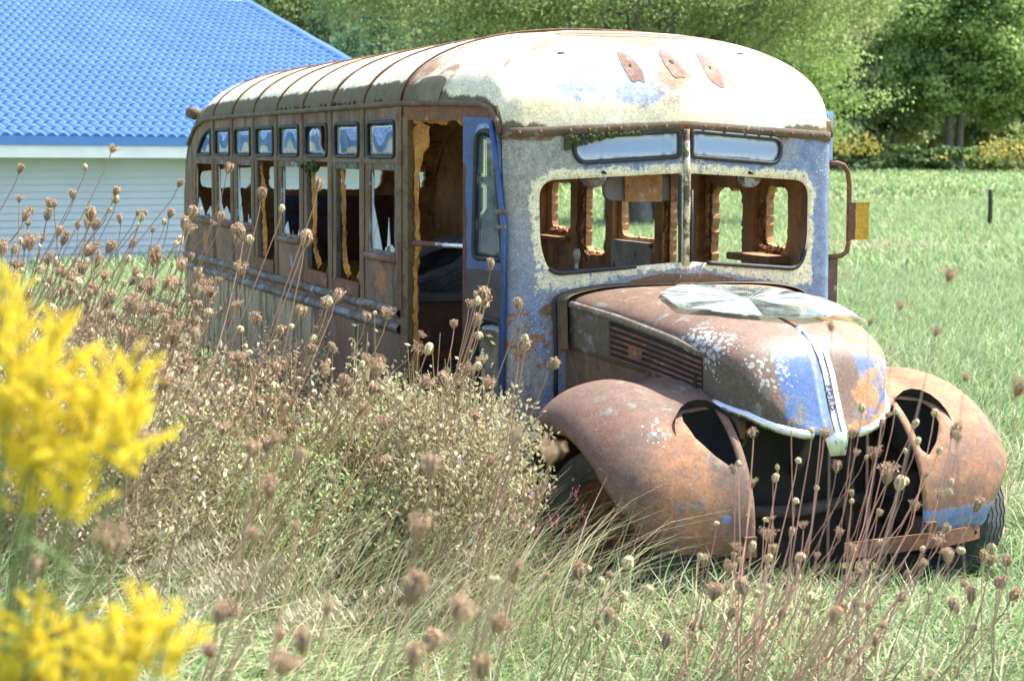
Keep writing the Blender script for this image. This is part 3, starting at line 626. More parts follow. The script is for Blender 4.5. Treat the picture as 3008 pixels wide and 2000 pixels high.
for s in (-.80, -.70, -.56, -.47, -.38, -.32, -.20, -.10, .10, .22, .34, .42, .49, .60, .72, .80):
    b = link('bolt', bolt_me, fr); b.location = front_map(np.array([[s, rz(s)]]), .012)[0]

# ---- roof
def sup(r): return np.maximum(0, 1-np.abs(r)**2.35)**(1/2.)
edge = []      # lower edge of the front cap, from the right-hand side round the front to the left
fe = [tuple(front_map(np.array([[s, rz(s)]]))[0]) for s in np.linspace(0, SE, 16)]
half = fe+[(.868, .185, 2.03), (.878, .24, 2.085), (.892, .32, 2.108), (.93, .48, 2.115), (.97, .64, 2.12), (1.01, .82, 2.122), (1.06, 1.03, 2.125)]
edge = [(-x, y, z) for x, y, z in half[::-1]]+half[1:]
edge = np.array(edge); NE = len(edge); rr = np.linspace(0, 1, 30)**.55
apex = np.array([0, 1.03, 2.505])
V = []
for r in rr:
    for e in edge:
        V.append((e[0]*r, apex[1]+(e[1]-apex[1])*r, e[2]+(apex[2]-e[2])*float(sup(r))))
V = np.array(V); x, y, z = V.T
rad = np.repeat(rr, NE)
grime = sst(.11, .0, z-np.tile(edge[:, 2], 30))*np.clip(.50+.45*sst(-.5, -.85, x)+.5*sst(.45, .7, x), 0, 1)*.9
grime = np.maximum(grime, .9*sst(.16, .05, z-np.tile(edge[:, 2], 30))*sst(.45, .8, y)*sst(-.7, -.9, x))
rust = .12+.85*np.exp(-((y-.60-.3*x*x)/.05)**2)*sst(.75, .3, np.abs(x))+.55*np.exp(-((y-1.0)/.10)**2)+.55*blob(V, (-.55, .45, 2.38), .07)+.55*blob(V, (.62, .42, 2.33), .06)+.5*blob(V, (-.40, .2, 2.28), .06)+.6*blob(V, (.30, .12, 2.24), .05)+.6*blob(V, (-.75, .35, 2.3), .05)+.45*blob(V, (-.15, .62, 2.46), .22)+.7*blob(V, (0, .5, 2.43), .12)+.5*blob(V, (-.9, .75, 2.3), .10)+.55*blob(V, (.45, .6, 2.42), .1)+.55*blob(V, (-.03, .1, 2.24), .1)+.4*sst(.6, 1.0, y)*sst(2.44, 2.5, z)
bl = .08+.72*blob(V, (-.18, .06, 2.2), .10)+.7*blob(V, (.12, .06, 2.2), .07)+.4*blob(V, (-.40, .1, 2.22), .1)+.6*blob(V, (-.55, .14, 2.22), .08)+.45*blob(V, (.8, .2, 2.15), .1)+.4*blob(V, (.3, .35, 2.38), .12)
cap = obj('roof_cap', V, [tuple(reversed(q)) for q in grid_faces(30, NE)], m_roof, bus, True, dict(grime=grime, rust=np.clip(rust, 0, 1), blue=np.clip(bl, 0, 1)))
tag(cap, 'domed cream roof front with three teardrop lamp scars')
def cap_pt(x, y):           # height of the cap over a plan position
    d = np.array([x, y])-apex[:2]; best = None
    for i in range(NE-1):
        a, b = edge[i, :2]-apex[:2], edge[i+1, :2]-apex[:2]; D = a[0]*(b[1]-a[1])-a[1]*(b[0]-a[0])
        den = d[0]*(b[1]-a[1])-d[1]*(b[0]-a[0])
        if abs(den) < 1e-9: continue
        s = D/den; t = ((s*d-a)@(b-a))/((b-a)@(b-a))
        if s > 0 and -1e-6 <= t <= 1+1e-6:
            ez = edge[i, 2]+(edge[i+1, 2]-edge[i, 2])*t; r = 1/s; return ez+(apex[2]-ez)*float(sup(r))
    return 2.3
m_scar = weather('lamp_scar', (.26, .15, .11), [dict(col=(.35, .26, .2), scale=20, th=.55, soft=.05)], rough=.8)
def cap_patch(name, c, ang, L, Wd, mat, lift=.004, pw=1.):
    """a teardrop or oval lying on the cap"""
    V = []; F = []; n = 20; V.append((c[0], c[1], cap_pt(*c)+lift)); r5 = random.Random(int(c[0]*1e4)); jj = [1+r5.gauss(0, .05) for _ in range(n)]
    for q in (.35, .7, 1.):
        for i in range(n):
            t = 2*math.pi*i/n; a = q*L*math.cos(t)*jj[i]; w = q*Wd*np.sign(math.sin(t))*abs(math.sin(t))**(.75 if math.cos(t) < 0 else 1.)*(1-.45*pw*math.cos(t))*jj[i]
            px = c[0]+w*math.cos(ang)-a*math.sin(ang); py = c[1]+a*math.cos(ang)+w*math.sin(ang)
            V.append((px, py, cap_pt(px, py)+lift))
    for i in range(n): F.append((0, 1+i, 1+(i+1) % n))
    for k in (0, 1):
        for i in range(n): F.append((1+k*n+i, 1+(k+1)*n+i, 1+(k+1)*n+(i+1) % n, 1+k*n+(i+1) % n))
    return obj(name, V, F, mat, cap, True)
for cx, hole in ((-.215, .5), (0.0, 1.), (.205, .45)):
    cap_patch('lamp_scar', (cx+.012, .215), math.radians(6), .100, .040, m_scar)
    cap_patch('lamp_hole', (cx+.012, .20), 0, .011*hole+.003, .009*hole+.002, m_dark, .0065, 0)
for cx, cy in ((-.50, .33), (.47, .37)): cap_patch('roof_slot', (cx, cy), math.radians(90), .022, .008, m_dark, .005, 0)
cap_patch('primer_oval', (-.985, .80), math.radians(12), .13, .030, simple('primer_brown', (.20, .155, .095), .8), .005, 0)
for yy, a, b in ((.53, -.42, .33), (.60, -.42, .36)):
    xs = np.linspace(a, b, 24); mb = MB(); mb.tube([(x, yy+.05*(x/.4)**2, cap_pt(x, yy+.05*(x/.4)**2)-.001) for x in xs], .006, 5, flat=.6); mb.build('brow_bead', m_rust, cap, True)
# roof body panels following the side profile
prof = np.array([(1.03, 2.125), (2.5, 2.125), (4.8, 2.125), (5.45, 2.122), (5.75, 2.112), (6.05, 2.06), (6.3, 1.94), (6.45, 1.78), (6.53, 1.55), (6.555, 1.25), (6.54, .9), (6.52, .5)])
def prof_at(u):             # u = arc length along the profile
    seg = np.linalg.norm(np.diff(prof, axis=0), axis=1); cs = np.r_[0, np.cumsum(seg)]
    p = np.array([np.interp(u, cs, prof[:, 0]), np.interp(u, cs, prof[:, 1])])
    q = np.array([np.interp(u+.12, cs, prof[:, 0]), np.interp(u+.12, cs, prof[:, 1])])-np.array([np.interp(u-.12, cs, prof[:, 0]), np.interp(u-.12, cs, prof[:, 1])])
    q /= np.linalg.norm(q); return p, np.array([-q[1], q[0]]) if q[0] >= 0 and False else np.array([-q[1], q[0]])
def roof_pt(u, X, dn=0.):
    p, n = prof_at(max(u, .0)); n = n if n[1] >= 0 or p[0] > 6 else -n
    if u < .2: n = np.array([0, 1.])
    h = .38*(1-.55*float(sst(4.6, 6.2, u)))
    o = (h+dn)*float(sup(X)) + (dn if abs(X) < .999 else 0)*.0
    return (1.06*X*(1+dn*.4), p[0]+n[0]*o, p[1]+n[1]*o)
XS = np.sin(np.linspace(-1, 1, 41)*math.pi/2); XS = np.sign(XS)*np.abs(XS)**.8
UB = [0]+[.6257*k for k in range(1, 9)]+[5.6]
for k in range(len(UB)-1):
    us = np.linspace(UB[k], UB[k+1], 7); V = np.array([roof_pt(u, X, .012*math.sin(math.pi*i/6)) for i, u in enumerate(us) for X in XS])
    xx = np.tile(XS, 7); sd = np.abs(xx)
    nz = vnoise(np.c_[V[:, 1]*6, V[:, 0]*3, V[:, 2]*3], 5)
    grime = np.clip(sst(.925, .99, sd), 0, 1)*.80+.06*nz
    rust = .34*sst(.6, .2, sd)+.5*(vnoise(V*1.7, 8)-.35)+(.15 if k in (2, 4) else 0)+.25*np.abs(np.repeat(np.linspace(-1, 1, 7), 41))**6
    o = obj('roof_panel', V, [tuple(q) for q in grid_faces(7, 41)], m_roof, bus, True, dict(grime=grime, rust=np.clip(rust, 0, 1), blue=.25*vnoise(V*2, 4)))
    mb = MB(); mb.tube([np.array(roof_pt(UB[k], X, .013)) for X in XS], .0055, 6); mb.build('roof_seam', m_rust, bus, True)
# ceiling inside
us = np.linspace(0, 5.6, 20); V = np.array([np.array(roof_pt(u, X, -.05))*np.array([.965, 1, 1])+np.array([0, 0, -.012]) for u in us for X in XS])
obj('ceiling_lining', V, grid_faces(20, 41), m_lining, bus, True, dict(foam=.25*vnoise(V*3, 2)))
V = []
for r in rr:
    for e in edge: V.append((e[0]*r*.965, apex[1]+(e[1]-apex[1])*r*.965, e[2]+(apex[2]-.055-e[2])*float(sup(r))))
obj('ceiling_lining', V, grid_faces(30, NE), m_lining, bus, True, dict(foam=np.full(len(V), .15)))
# drip rails along both sides, bending down at the front corners
for sg in (-1, 1):
    pth = [(sg*x, y, z) for x, y, z in half[15:]]+[(sg*1.062, y, z) for y, z in prof[1:7]]
    out_ = [np.array(p)+np.array([sg*.008, 0, 0]) for p in pth]
    mb = MB(); mb.tube(out_, .014, 8, flat=1.1); o = mb.build('drip_rail', m_frail, bus, True)
# moss along the near drip rail
mo = MB()
for k in range(46):
    y = rnd.choice([1.75, 2.0, 2.4, 2.9, 3.3, 1.45])+rnd.gauss(0, .09); r = rnd.uniform(.005, .011); p = np.array((-1.066+rnd.uniform(0, .012), y, 2.147+rnd.uniform(0, .006)))
    mo.tube([p+np.array([0, -r, 0]), p, p+np.array([0, r, 0])], [r*.5, r, r*.5], 6)
tag(mo.build('moss', m_moss, bus, True), kind='stuff')

# ---- side walls
def foam_sheet(pts, wid, x, parent, seed, name='foam_strip', jit=.012, mapf=None):
    """a ragged strip of torn foam along a 2-D path (y,z)"""
    r5 = random.Random(seed); P = np.array(pts, float); NS = 80; k = np.linspace(0, len(P)-1, NS); Q = np.c_[np.interp(k, range(len(P)), P[:, 0]), np.interp(k, range(len(P)), P[:, 1])]; W_ = np.interp(k, range(len(P)), wid)
    T = np.gradient(Q, axis=0); T /= np.linalg.norm(T, axis=1)[:, None]+1e-9; N_ = np.c_[-T[:, 1], T[:, 0]]
    kn = np.linspace(0, 1, NS); sm = lambda n_, a_: np.interp(kn, np.sort(np.r_[0, [r5.random() for _ in range(n_)], 1]), [r5.gauss(0, a_) for _ in range(n_+2)]); ja = sm(9, jit*1.3)+sm(30, jit*.5); jb = sm(8, jit)+sm(26, jit*.4)
    W_ = W_*np.clip(1+sm(7, .3), .25, 1.8)
    A_ = [Q[i]+N_[i]*(W_[i]*.5+ja[i]) for i in range(NS)]; B_ = [Q[i]-N_[i]*(W_[i]*.5+jb[i]) for i in range(NS)]
    f3 = mapf or (lambda q: np.c_[np.full(len(q), x), q]); V = []
    for i in range(NS):
        M_ = (A_[i]+B_[i])/2+np.array([r5.gauss(0, .004), 0]); b_ = .006+.010*abs(math.sin(i*.37))+r5.uniform(0, .003)
        a3, m3, b3 = f3(np.array([A_[i], M_, B_[i]])); V += [a3, m3+np.array([-b_, -.3*b_, 0]), b3, m3+np.array([b_, .3*b_, 0])]
    F = [(4*i+j, 4*i+(j+1) % 4, 4*i+4+(j+1) % 4, 4*i+4+j) for i in range(NS-1) for j in range(4)]
    return obj(name, V, F, m_foam, parent, False)
PW = .6257; YP = 1.03
SILL = [1.36, 1.185, 1.195, 1.36, 1.195, 1.385, 1.385]
def wr(i): y0 = YP+PW*i; return y0+.095, y0+.555
upp = []; low = []
for i in range(7):
    a, b = wr(i)
    upp.append(rrect([(a, 2.04), (b, 2.04), (b, 1.862), (a, 1.862)], .035, 5)); low.append([(a, 1.83), (b+.01, 1.83), (b+.01, SILL[i]), (a, SILL[i])])
upp.append(rrect([(5.51, 2.045), (5.62, 2.04), (5.83, 1.985), (5.99, 1.862), (5.51, 1.862)], [.03, .05, .1, .03, .03], 5)); low.append([(5.50, 1.83), (6.06, 1.83), (6.16, 1.385), (5.50, 1.385)])
rearc = [(float(a), float(b)) for a, b in prof[3:]]
sout = [(1.03, .42), (1.03, 2.12)]+[(a, b-.002) for a, b in rearc]+[(6.50, .42)]
v, f, P, mi = sheet(sout, upp+low, lambda q: np.c_[np.full(len(q), -1.06), q], .05, .012, (-1, 0, 0))
y_, z_ = P[:, 0], P[:, 1]
pan = ((y_-YP) % PW)/PW; pi_ = np.floor((y_-YP)/PW)
orange = np.clip(sst(.25, .0, np.hypot((y_-1.36)/1.0, (z_-1.23)/.7))*1.0+sst(.25, 0, np.hypot(y_-5.75, (z_-1.22)*1.1)), 0, 1)
chip = np.clip(.9*sst(.17, .03, np.hypot(y_-3.22, (z_-1.23)*1.2))+.8*sst(.14, .03, np.hypot(y_-4.45, (z_-1.17)))+.45*sst(.9, .7, z_), 0, 1)
streak = sst(1.06, .98, z_)*sst(2.2, 2.8, y_)
sw = obj('side_wall', v, f, [m_side, m_lining], bus, False, dict(orange=orange, chip=chip, streak=streak, foam=np.clip(.9*sst(.06, .0, np.minimum.reduce([pdist(P, h) for h in low])), 0, 1)), mi)
tag(sw, 'brown rusted side wall with a row of broken windows')
# far wall: ragged orange openings seen through the windshield
def farx(y): return np.where(y < 1.03, .858+(1.06-.858)*(y-.147)/(1.03-.147), 1.06)
def ragged(y0, y1, z0, z1, amp, seed):
    r2 = random.Random(seed); p = subdiv(rrect([(y0, z1), (y1, z1), (y1, z0), (y0, z0)], .07, 4), .018)
    return [(a+r2.gauss(0, amp*.55), b+r2.gauss(0, amp*.55)) for a, b in p]
fh = [ragged(.665, 1.03, 1.40, 1.715, .007, 1), ragged(1.30, 1.655, 1.12, 1.70, .011, 2), ragged(1.955, 2.185, 1.12, 1.76, .007, 3), ragged(2.19+.155, 2.35+.52, 1.365, 1.745, .004, 4),
      ragged(3.075, 3.43, 1.24, 1.68, .009, 5), ragged(3.675, 4.02, 1.375, 1.69, .010, 6), ragged(4.3, 4.68, 1.3, 1.7, .01, 7), ragged(4.95, 5.3, 1.35, 1.7, .01, 8)]
fout = [(.15, .42), (.15, 2.05), (.3, 2.10), (1.03, 2.12)]+[(a, b-.002) for a, b in rearc]+[(6.50, .42)]
v, f, P, mi = sheet(fout, fh, lambda q: np.c_[farx(q[:, 0]), q], .04, .045, (1, 0, 0))
dh = np.minimum.reduce([pdist(P, h) for h in fh])
foam = np.clip(sst(.03, .0, dh)*.22+.20, 0, 1)
sp_ = obj('side_wall', v, f, [m_side, m_lining], bus, False, dict(orange=0*dh, chip=.3*np.ones(len(P)), streak=0*dh, foam=foam), mi)
tag(sp_, 'far side wall with ragged orange foam round its openings')
# inner posts on the far side
for y in (1.17, 1.80, 2.265, 2.98, 3.55, 4.16, 4.8):
    mb = MB(); xx = float(farx(np.array([y])))-.085
    mb.box((xx+.0, y-.055, .9), (xx+.036, y+.055, 1.95)); o = mb.build('inner_post', m_lining, bus)
    a = o.data.attributes.new('foam', 'FLOAT', 'POINT')
for k, (y, z0, z1) in enumerate(((1.672, 1.15, 1.72), (2.20, 1.12, 1.62), (3.445, 1.22, 1.66), (3.06, 1.22, 1.35), (1.06, 1.40, 1.65))):
    foam_sheet([(y, z1), (y+.012, (z0+z1)/2), (y-.01, z0)], [.012, .028, .024], 1.0, bus, 200+k).data.materials[0] = m_foam_dark
for k, (y0, y1, z) in enumerate(((.70, 1.0, 1.39), (3.1, 3.42, 1.23), (3.70, 4.0, 1.36))):
    foam_sheet([(y0, z), ((y0+y1)/2, z-.005), (y1, z+.006)], [.02, .035, .02], float(farx(np.array([(y0+y1)/2])))-.06, bus, 210+k).data.materials[0] = m_foam_dark
mb = MB(); mb.box((.80, .62, 1.325), (.985, 1.08, 1.362)); mb.build('window_ledge', m_board, bus)
mb = MB(); mb.box((.90, 3.6, 1.30), (.985, 4.1, 1.325)); mb.build('window_ledge', m_board, bus)
mb = MB(); mb.box((.955, 2.33, .80), (.975, 2.90, 1.345)); o = mb.build('white_side_panel', weather('white_panel', (.55, .52, .45), [dict(col=RUST, scale=6, th=.62, soft=.03), dict(col=(.4, .36, .28), scale=3, th=.55, soft=.1)], rough=.6), bus)
# rear wall
def rear_map(q):
    x, z = q[:, 0], q[:, 1]; ye = np.interp(z, prof[::-1, 1], prof[::-1, 0]); return np.c_[x, ye+.17*sup(x/1.061), z]
v, f, P, mi = sheet([(-1.055, .42), (1.055, .42), (1.055, 1.96), (-1.055, 1.96)], [ragged(-.93, -.50, 1.60, 1.82, .008, 21), ragged(-.36, .58, 1.585, 1.83, .006, 22), ragged(.74, .93, 1.57, 1.80, .012, 23)], rear_map, .06, .05, (0, 1, 0))
obj('rear_wall', v, f, [m_side, m_lining], bus, False, dict(orange=0*P[:, 0], chip=.4+0*P[:, 0], streak=0*P[:, 0], foam=.2+0*P[:, 0]), mi)
# graffiti panels inside the rear: blue paint on the lining
mb = MB(); mb.box((-.30, 6.42, 1.02), (.62, 6.435, 1.54)); mb.build('inner_panel', weather('graffiti', (.10, .045, .03), [dict(col=(.05, .10, .28), col2=(.03, .05, .14), scale=1.6, th=.50, soft=.05), dict(col=(.35, .05, .03), scale=2.5, th=.66, soft=.02), dict(col=DARK, scale=4, th=.60, soft=.06)], rough=.7), bus)
m_wood = weather('bare_wood', (.17, .16, .13), [dict(col=(.07, .06, .05), scale=20, th=.55, soft=.06, stretch=(1, 1, .1))], rough=.9)
# pillars, sills, belt
PY = [YP+PW*k for k in range(9)]
for k, y in enumerate(PY[:8]):
    y = y+.025; mb = MB()
    w = .032 if k else .045
    zb_ = 1.10; zt = 2.115
    for (a, b, d) in ((-w, w, .012),):
        V = []
        for z in np.linspace(zb_, zt, 9):
            for t_ in np.linspace(-1, 1, 7): V.append((-1.06-.002-d*math.cos(t_*1.4), y+w*t_, z))
        mb.add(V, grid_faces(9, 7))
    o = mb.build('pillar', m_post, bus, True)
    mb = MB(); mb.box((-1.058, y-.026, 1.1), (-1.02, y+.026, 2.1)); mb.build('inner_post', m_post, o)
for y0, y1, z, in [(1.03, 6.5, 1.085), (1.03, 6.5, 1.005)]:
    ys = np.linspace(y0, y1, 60); mb = MB(); V = []
    for y in ys:
        for t_ in np.linspace(-1.5, 1.5, 7): V.append((-1.06-.003-.022*math.cos(t_), y, z+.027*t_/1.5))
    mb.add(V, grid_faces(60, 7)); mb.build('rub_rail', m_alu, bus, True)
mb = MB(); mb.box((-1.064, 1.03, 1.83), (-1.060, 5.5, 1.86)); mb.build('window_rail', m_post, bus)
for i in range(8):
    a, b = wr(i) if i < 7 else (5.50, 6.12); zs = SILL[i] if i < 7 else 1.385
    full = i in (0, 3, 5, 6, 7)
    if full:      # rolled sill below the window
        mb = MB(); mb.tube([(-1.064, a-.04, zs-.012), (-1.066, (a+b)/2, zs-.014), (-1.064, b+.04, zs-.012)], .02, 8, flat=1.0); mb.build('sill', m_side, bus, True)
    else:
        mb = MB(); mb.box((-1.075, a-.02, zs-.075), (-1.0605, b+.02, zs)); mb.build('sill', m_rust, bus)
    # upper pane and gasket
    po = subdiv(upp[i], .02); g3 = [(-1.064, y, z) for y, z in po]
    lite = pip_in = None
    cen = np.mean(np.array(upp[i]), 0)
    if i == 2:   # half of this pane is gone
        poly = [(a+.16, 2.03), (b-.005, 2.03), (b-.005, 1.87), (a+.02, 1.87), (a+.10, 1.895), (a+.15, 1.92)]
    else: poly = [tuple(cen+(np.array(p)-cen)*.995) for p in upp[i]]
    vv, ff, PP, mm = sheet(poly, [], lambda q: np.c_[-1.055+.0009*np.sin(q[:, 0]*17+i)*np.sin(q[:, 1]*21+i*2), q], .04, .004, (-1, 0, 0))
    w_ = obj('upper_window', vv, ff, [m_pane, m_pane], bus, True, None, mm)
    mb = MB(); mb.tube(g3, .0098, 7, closed=True); mb.build('gasket', m_rubber, w_, True)
    # sash of the lower window
    if full:
        mb = MB(); x0, x1 = -1.056, -1.03
        mb.box((x0, a, zs), (x1, a+.022, 1.83)); mb.box((x0, b-.014, zs), (x1, b+.008, 1.83)); mb.box((x0-.002, a+.0225, 1.795), (x1, b-.0145, 1.829)); mb.box((x0-.002, a+.0225, zs+.0005), (x1, b-.0145, zs+.022))
        sa = mb.build('sash', m_alu, bus)
        rr_ = random.Random(40+i); n = {0: 3, 3: 3, 5: 3, 6: 2, 7: 3}[i]
        for k in range(n):
            cu = sorted([rr_.uniform(.15, .85) for _ in range(n-1)]); cu = [0]+cu+[1]; y0 = a+.03+(b-a-.06)*cu[k]; y1 = a+.03+(b-a-.06)*cu[k+1]+.006; h = rr_.uniform(.025, .15)*(1.3 if i in (0, 6) else 1)
            pk = rr_.uniform(.25, .75)
            poly = [(y0, zs+.02), (y1, zs+.02), (y1-.01, zs+.02+h*rr_.uniform(.2, .5)), (y0+(y1-y0)*pk, zs+.02+h), (y0+.012, zs+.02+h*rr_.uniform(.1, .4))]
            V = [(-1.044, y, z) for y, z in poly]+[(-1.040, y, z) for y, z in poly]; m_ = len(poly)
            obj('glass_shard', V, [tuple(range(m_)), tuple(range(2*m_-1, m_-1, -1))]+[(q_, (q_+1) % m_, m_+(q_+1) % m_, m_+q_) for q_ in range(m_)], m_shard, sa)
        # tall sliver along the far jamb
        yb = b-.02; poly = [(yb, zs+.05), (yb, 1.79), (yb-.03, 1.75), (yb-.05 if i in (5, 6) else yb-.025, 1.62), (yb-.09 if i in (5, 6, 0) else yb-.015, zs+.16)]
        V = [(-1.046, y, z) for y, z in poly]+[(-1.042, y, z) for y, z in poly]; m_ = len(poly)
        obj('glass_shard', V, [tuple(range(m_)), tuple(range(2*m_-1, m_-1, -1))]+[(q_, (q_+1) % m_, m_+(q_+1) % m_, m_+q_) for q_ in range(m_)], m_shard, sa)
    else:         # torn foam hanging in the empty opening
        base = b-.05 if i != 2 else b-.06
        foam_sheet([(base+.02, 1.82), (base-.0, 1.6), (base-.01, 1.42), (base-.03, zs+.08), (base-.13 if i != 4 else base-.03, zs+.01)], [.06, .085, .06, .08, .10], -1.028, bus, 60+i)
        foam_sheet([(a+.01, zs+.10), (a+.02, zs+.03), (a+.10, zs+.012)], [.02, .03, .03], -1.03, bus, 80+i)
        for (c0, c1) in ((b-.006, b+.02), (a-.012, a+.008)):
            mb = MB(); mb.box((-1.058, c0, zs), (-1.03, c1, 1.83)); mb.build('sash_channel', m_wood, bus)
mb = MB(); mb.box((-1.072, 1.76, 1.795), (-1.03, 2.2, 1.828)); mb.build('sash_top', weather('mossy_wood', (.2, .2, .16), [dict(col=(.08, .09, .04), scale=20, th=.5, soft=.06)], rough=.9), bus)
mo = MB(); r2 = random.Random(3)
for k in range(40):
    p = np.array((-1.062+r2.gauss(0, .008), 2.58+abs(r2.gauss(0, .14)), 1.80+r2.gauss(0, .016))); r = r2.uniform(.008, .016); mo.tube([p-np.array([0, 0, r]), p, p+np.array([0, 0, r])], [r*.5, r, r*.5], 6)
tag(mo.build('moss', m_moss, bus, True), kind='stuff')
# reflector lamp at the rear corner
mb = MB(); mb.tube([(-1.02, 6.08, 2.16), (-1.05, 6.10, 2.17), (-1.08, 6.16, 2.18)], [.03, .05, .045], 10); mb.build('rear_lamp', m_frail, bus, True)

# ---- doorway: tapered section between the first pillar and the front corner
DO = np.array([-1.06, 1.03]); DE = np.array([-.858, .147]); DT = (DE-DO)/np.linalg.norm(DE-DO); DL = np.linalg.norm(DE-DO); DN = np.array([DT[1], -DT[0]])
if DN[0] > 0: DN = -DN
def door_map(q, off=0.):
    p = DO+np.outer(q[:, 0], DT)+DN*off; return np.c_[p, q[:, 1]]
LS = .585
outl = [(LS, .40), (LS, 2.055), (DL-.075, 2.045), (DL-.02, 1.80), (DL+.025, 1.55), (DL+.03, .40)]
win = rrect([(.70, 1.985), (.845, 1.985), (.925, 1.40), (.68, 1.40)], [.06, .06, .04, .04], 6)
win2 = rrect([(.69, 1.12), (.92, 1.12), (.92, .58), (.69, .58)], .05, 6)
v, f, P, mi = sheet(outl, [win, win2], lambda q: door_map(q, .012), .03, .03, (DN[0], DN[1], 0))
d1 = pdist(P, win)
dl = obj('door_leaf', v, f, [m_door, m_door], bus, False, dict(dark=np.clip(sst(1.42, 1.28, P[:, 1])+.0, 0, 1), chip=np.clip(sst(.05, .0, d1)*sst(1.7, 1.85, P[:, 1])+.3*sst(1.9, 2.0, P[:, 1]), 0, 1), red=np.clip(sst(LS+.06, LS+.02, P[:, 0])*sst(1.9, 1.8, P[:, 1])+.5*sst(.87, .95, P[:, 0])*sst(1.6, 1.75, P[:, 1]), 0, 1)), mi)
tag(dl, 'blue and black folding door leaf with tall tapered window')
for w, nm in ((win, 0), (win2, 1)):
    po = subdiv(w, .025); vv, ff, PP, mm = sheet([tuple(np.mean(w, 0)+(np.array(p)-np.mean(w, 0))*.995) for p in w], [], lambda q: door_map(q, .0), .05, .004, (DN[0], DN[1], 0))
    o = obj('door_window', vv, ff, [m_pane, m_pane], dl, True, None, mm)
    mb = MB(); mb.tube(door_map(np.array(po), .014), .0125, 7, closed=True); mb.build('door_gasket', m_rubber, dl, True)
mb = MB(); mb.tube(door_map(np.array([(DL+.03, .5), (DL+.03, 1.55), (DL-.02, 1.80), (DL-.075, 2.03)]), .018), .013, 7); mb.build('hinge_rail', m_door, dl, True)
mb = MB()
for z in (1.55, 1.62): mb.tube(door_map(np.array([(DL-.02, z), (DL+.05, z)]), .025), .012, 7)
mb.build('door_hinge', m_alu, dl, True)
# head of the doorway, jamb, torn lining
v, f, P, mi = sheet([(0, 2.045), (0, 2.12), (DL-.06, 2.10), (DL-.04, 2.03)], [], lambda q: door_map(q, .0), .05, .02, (DN[0], DN[1], 0))
obj('door_header', v, f, [m_rust, m_lining], bus, False, dict(foam=np.full(len(v), .3)), mi)
mb = MB(); V = door_map(np.array([(.0, .42), (.07, .42), (.07, 2.06), (.0, 2.06)]), .004); V2 = door_map(np.array([(.0, .42), (.07, .42), (.07, 2.06), (.0, 2.06)]), -.05)
mb.add(np.concatenate([V, V2]), [(0, 1, 2, 3), (7, 6, 5, 4), (0, 4, 5, 1), (1, 5, 6, 2), (2, 6, 7, 3), (3, 7, 4, 0)]); mb.build('door_jamb', m_post, bus)
foam_sheet([(.16, 2.03), (.13, 1.93), (.10, 1.8), (.085, 1.62), (.10, 1.5), (.115, 1.44), (.09, 1.37), (.085, 1.2), (.095, .9), (.10, .6)], [.15, .13, .07, .03, .06, .08, .035, .035, .06, .055], 0, bus, 301, 'foam_strip', .008, lambda q: door_map(q, -.03))
foam_sheet([(.10, 2.045), (.3, 2.04), (.56, 2.045)], [.04, .022, .05], 0, bus, 302, 'foam_strip', .008, lambda q: door_map(q, -.02))
mb = MB(); g0 = door_map(np.array([(.09, 1.44), (.30, 1.443), (.60, 1.447)]), -.02); mb.tube(g0[:2], .014, 8); mb.build('grab_rail', m_rust, bus, True)
mb = MB(); mb.tube(g0[1:], .0125, 8); mb.build('grab_rail', m_chrome, bus, True)
# interior
mb = MB(); mb.box((-1.03, 1.05, .72), (1.03, 6.4, .76)); mb.box((-.85, .15, .72), (.85, 1.049, .76)); fl = mb.build('bus_floor', m_black_in, bus)
mb = MB(); mb.box((-.80, 1.62, .761), (-.10, 2.3, 1.09)); sb = mb.build('seat_box', weather('seat_box_paint', (.17, .085, .05), [dict(col=(.42, .10, .03), scale=3, th=.58, soft=.04), dict(col=(.3, .2, .13), scale=12, th=.62, soft=.04, stretch=(1, 1, .2))], rough=.7), bus)
mb = MB(); mb.box((-.83, 1.59, 1.0905), (-.08, 2.33, 1.135)); mb.build('seat_pad', simple('grey_vinyl', (.10, .09, .09), .7), sb)
mb = MB(); mb.box((-.75, .165, 1.26), (.75, .34, 1.34)); mb.build('dashboard', m_black_in, bus)
v, f, P, mi = sheet([(-.80, .45), (.80, .45), (.80, 1.30), (-.80, 1.30)], [], lambda q: np.c_[q[:, 0], np.full(len(q), .155), q[:, 1]], .2, .01); obj('firewall', v, f, [m_dark, m_dark], bus, False, None, mi)
mb = MB(); mb.tube([(-.30, .62, .76), (-.33, .52, 1.2), (-.335, .50, 1.38)], .009, 7); mb.tube([(-.335, .50, 1.36), (-.336, .498, 1.40), (-.337, .496, 1.425)], [.012, .02, .014], 8); mb.build('gear_lever', simple('bone_knob', (.45, .40, .32), .5), bus, True)
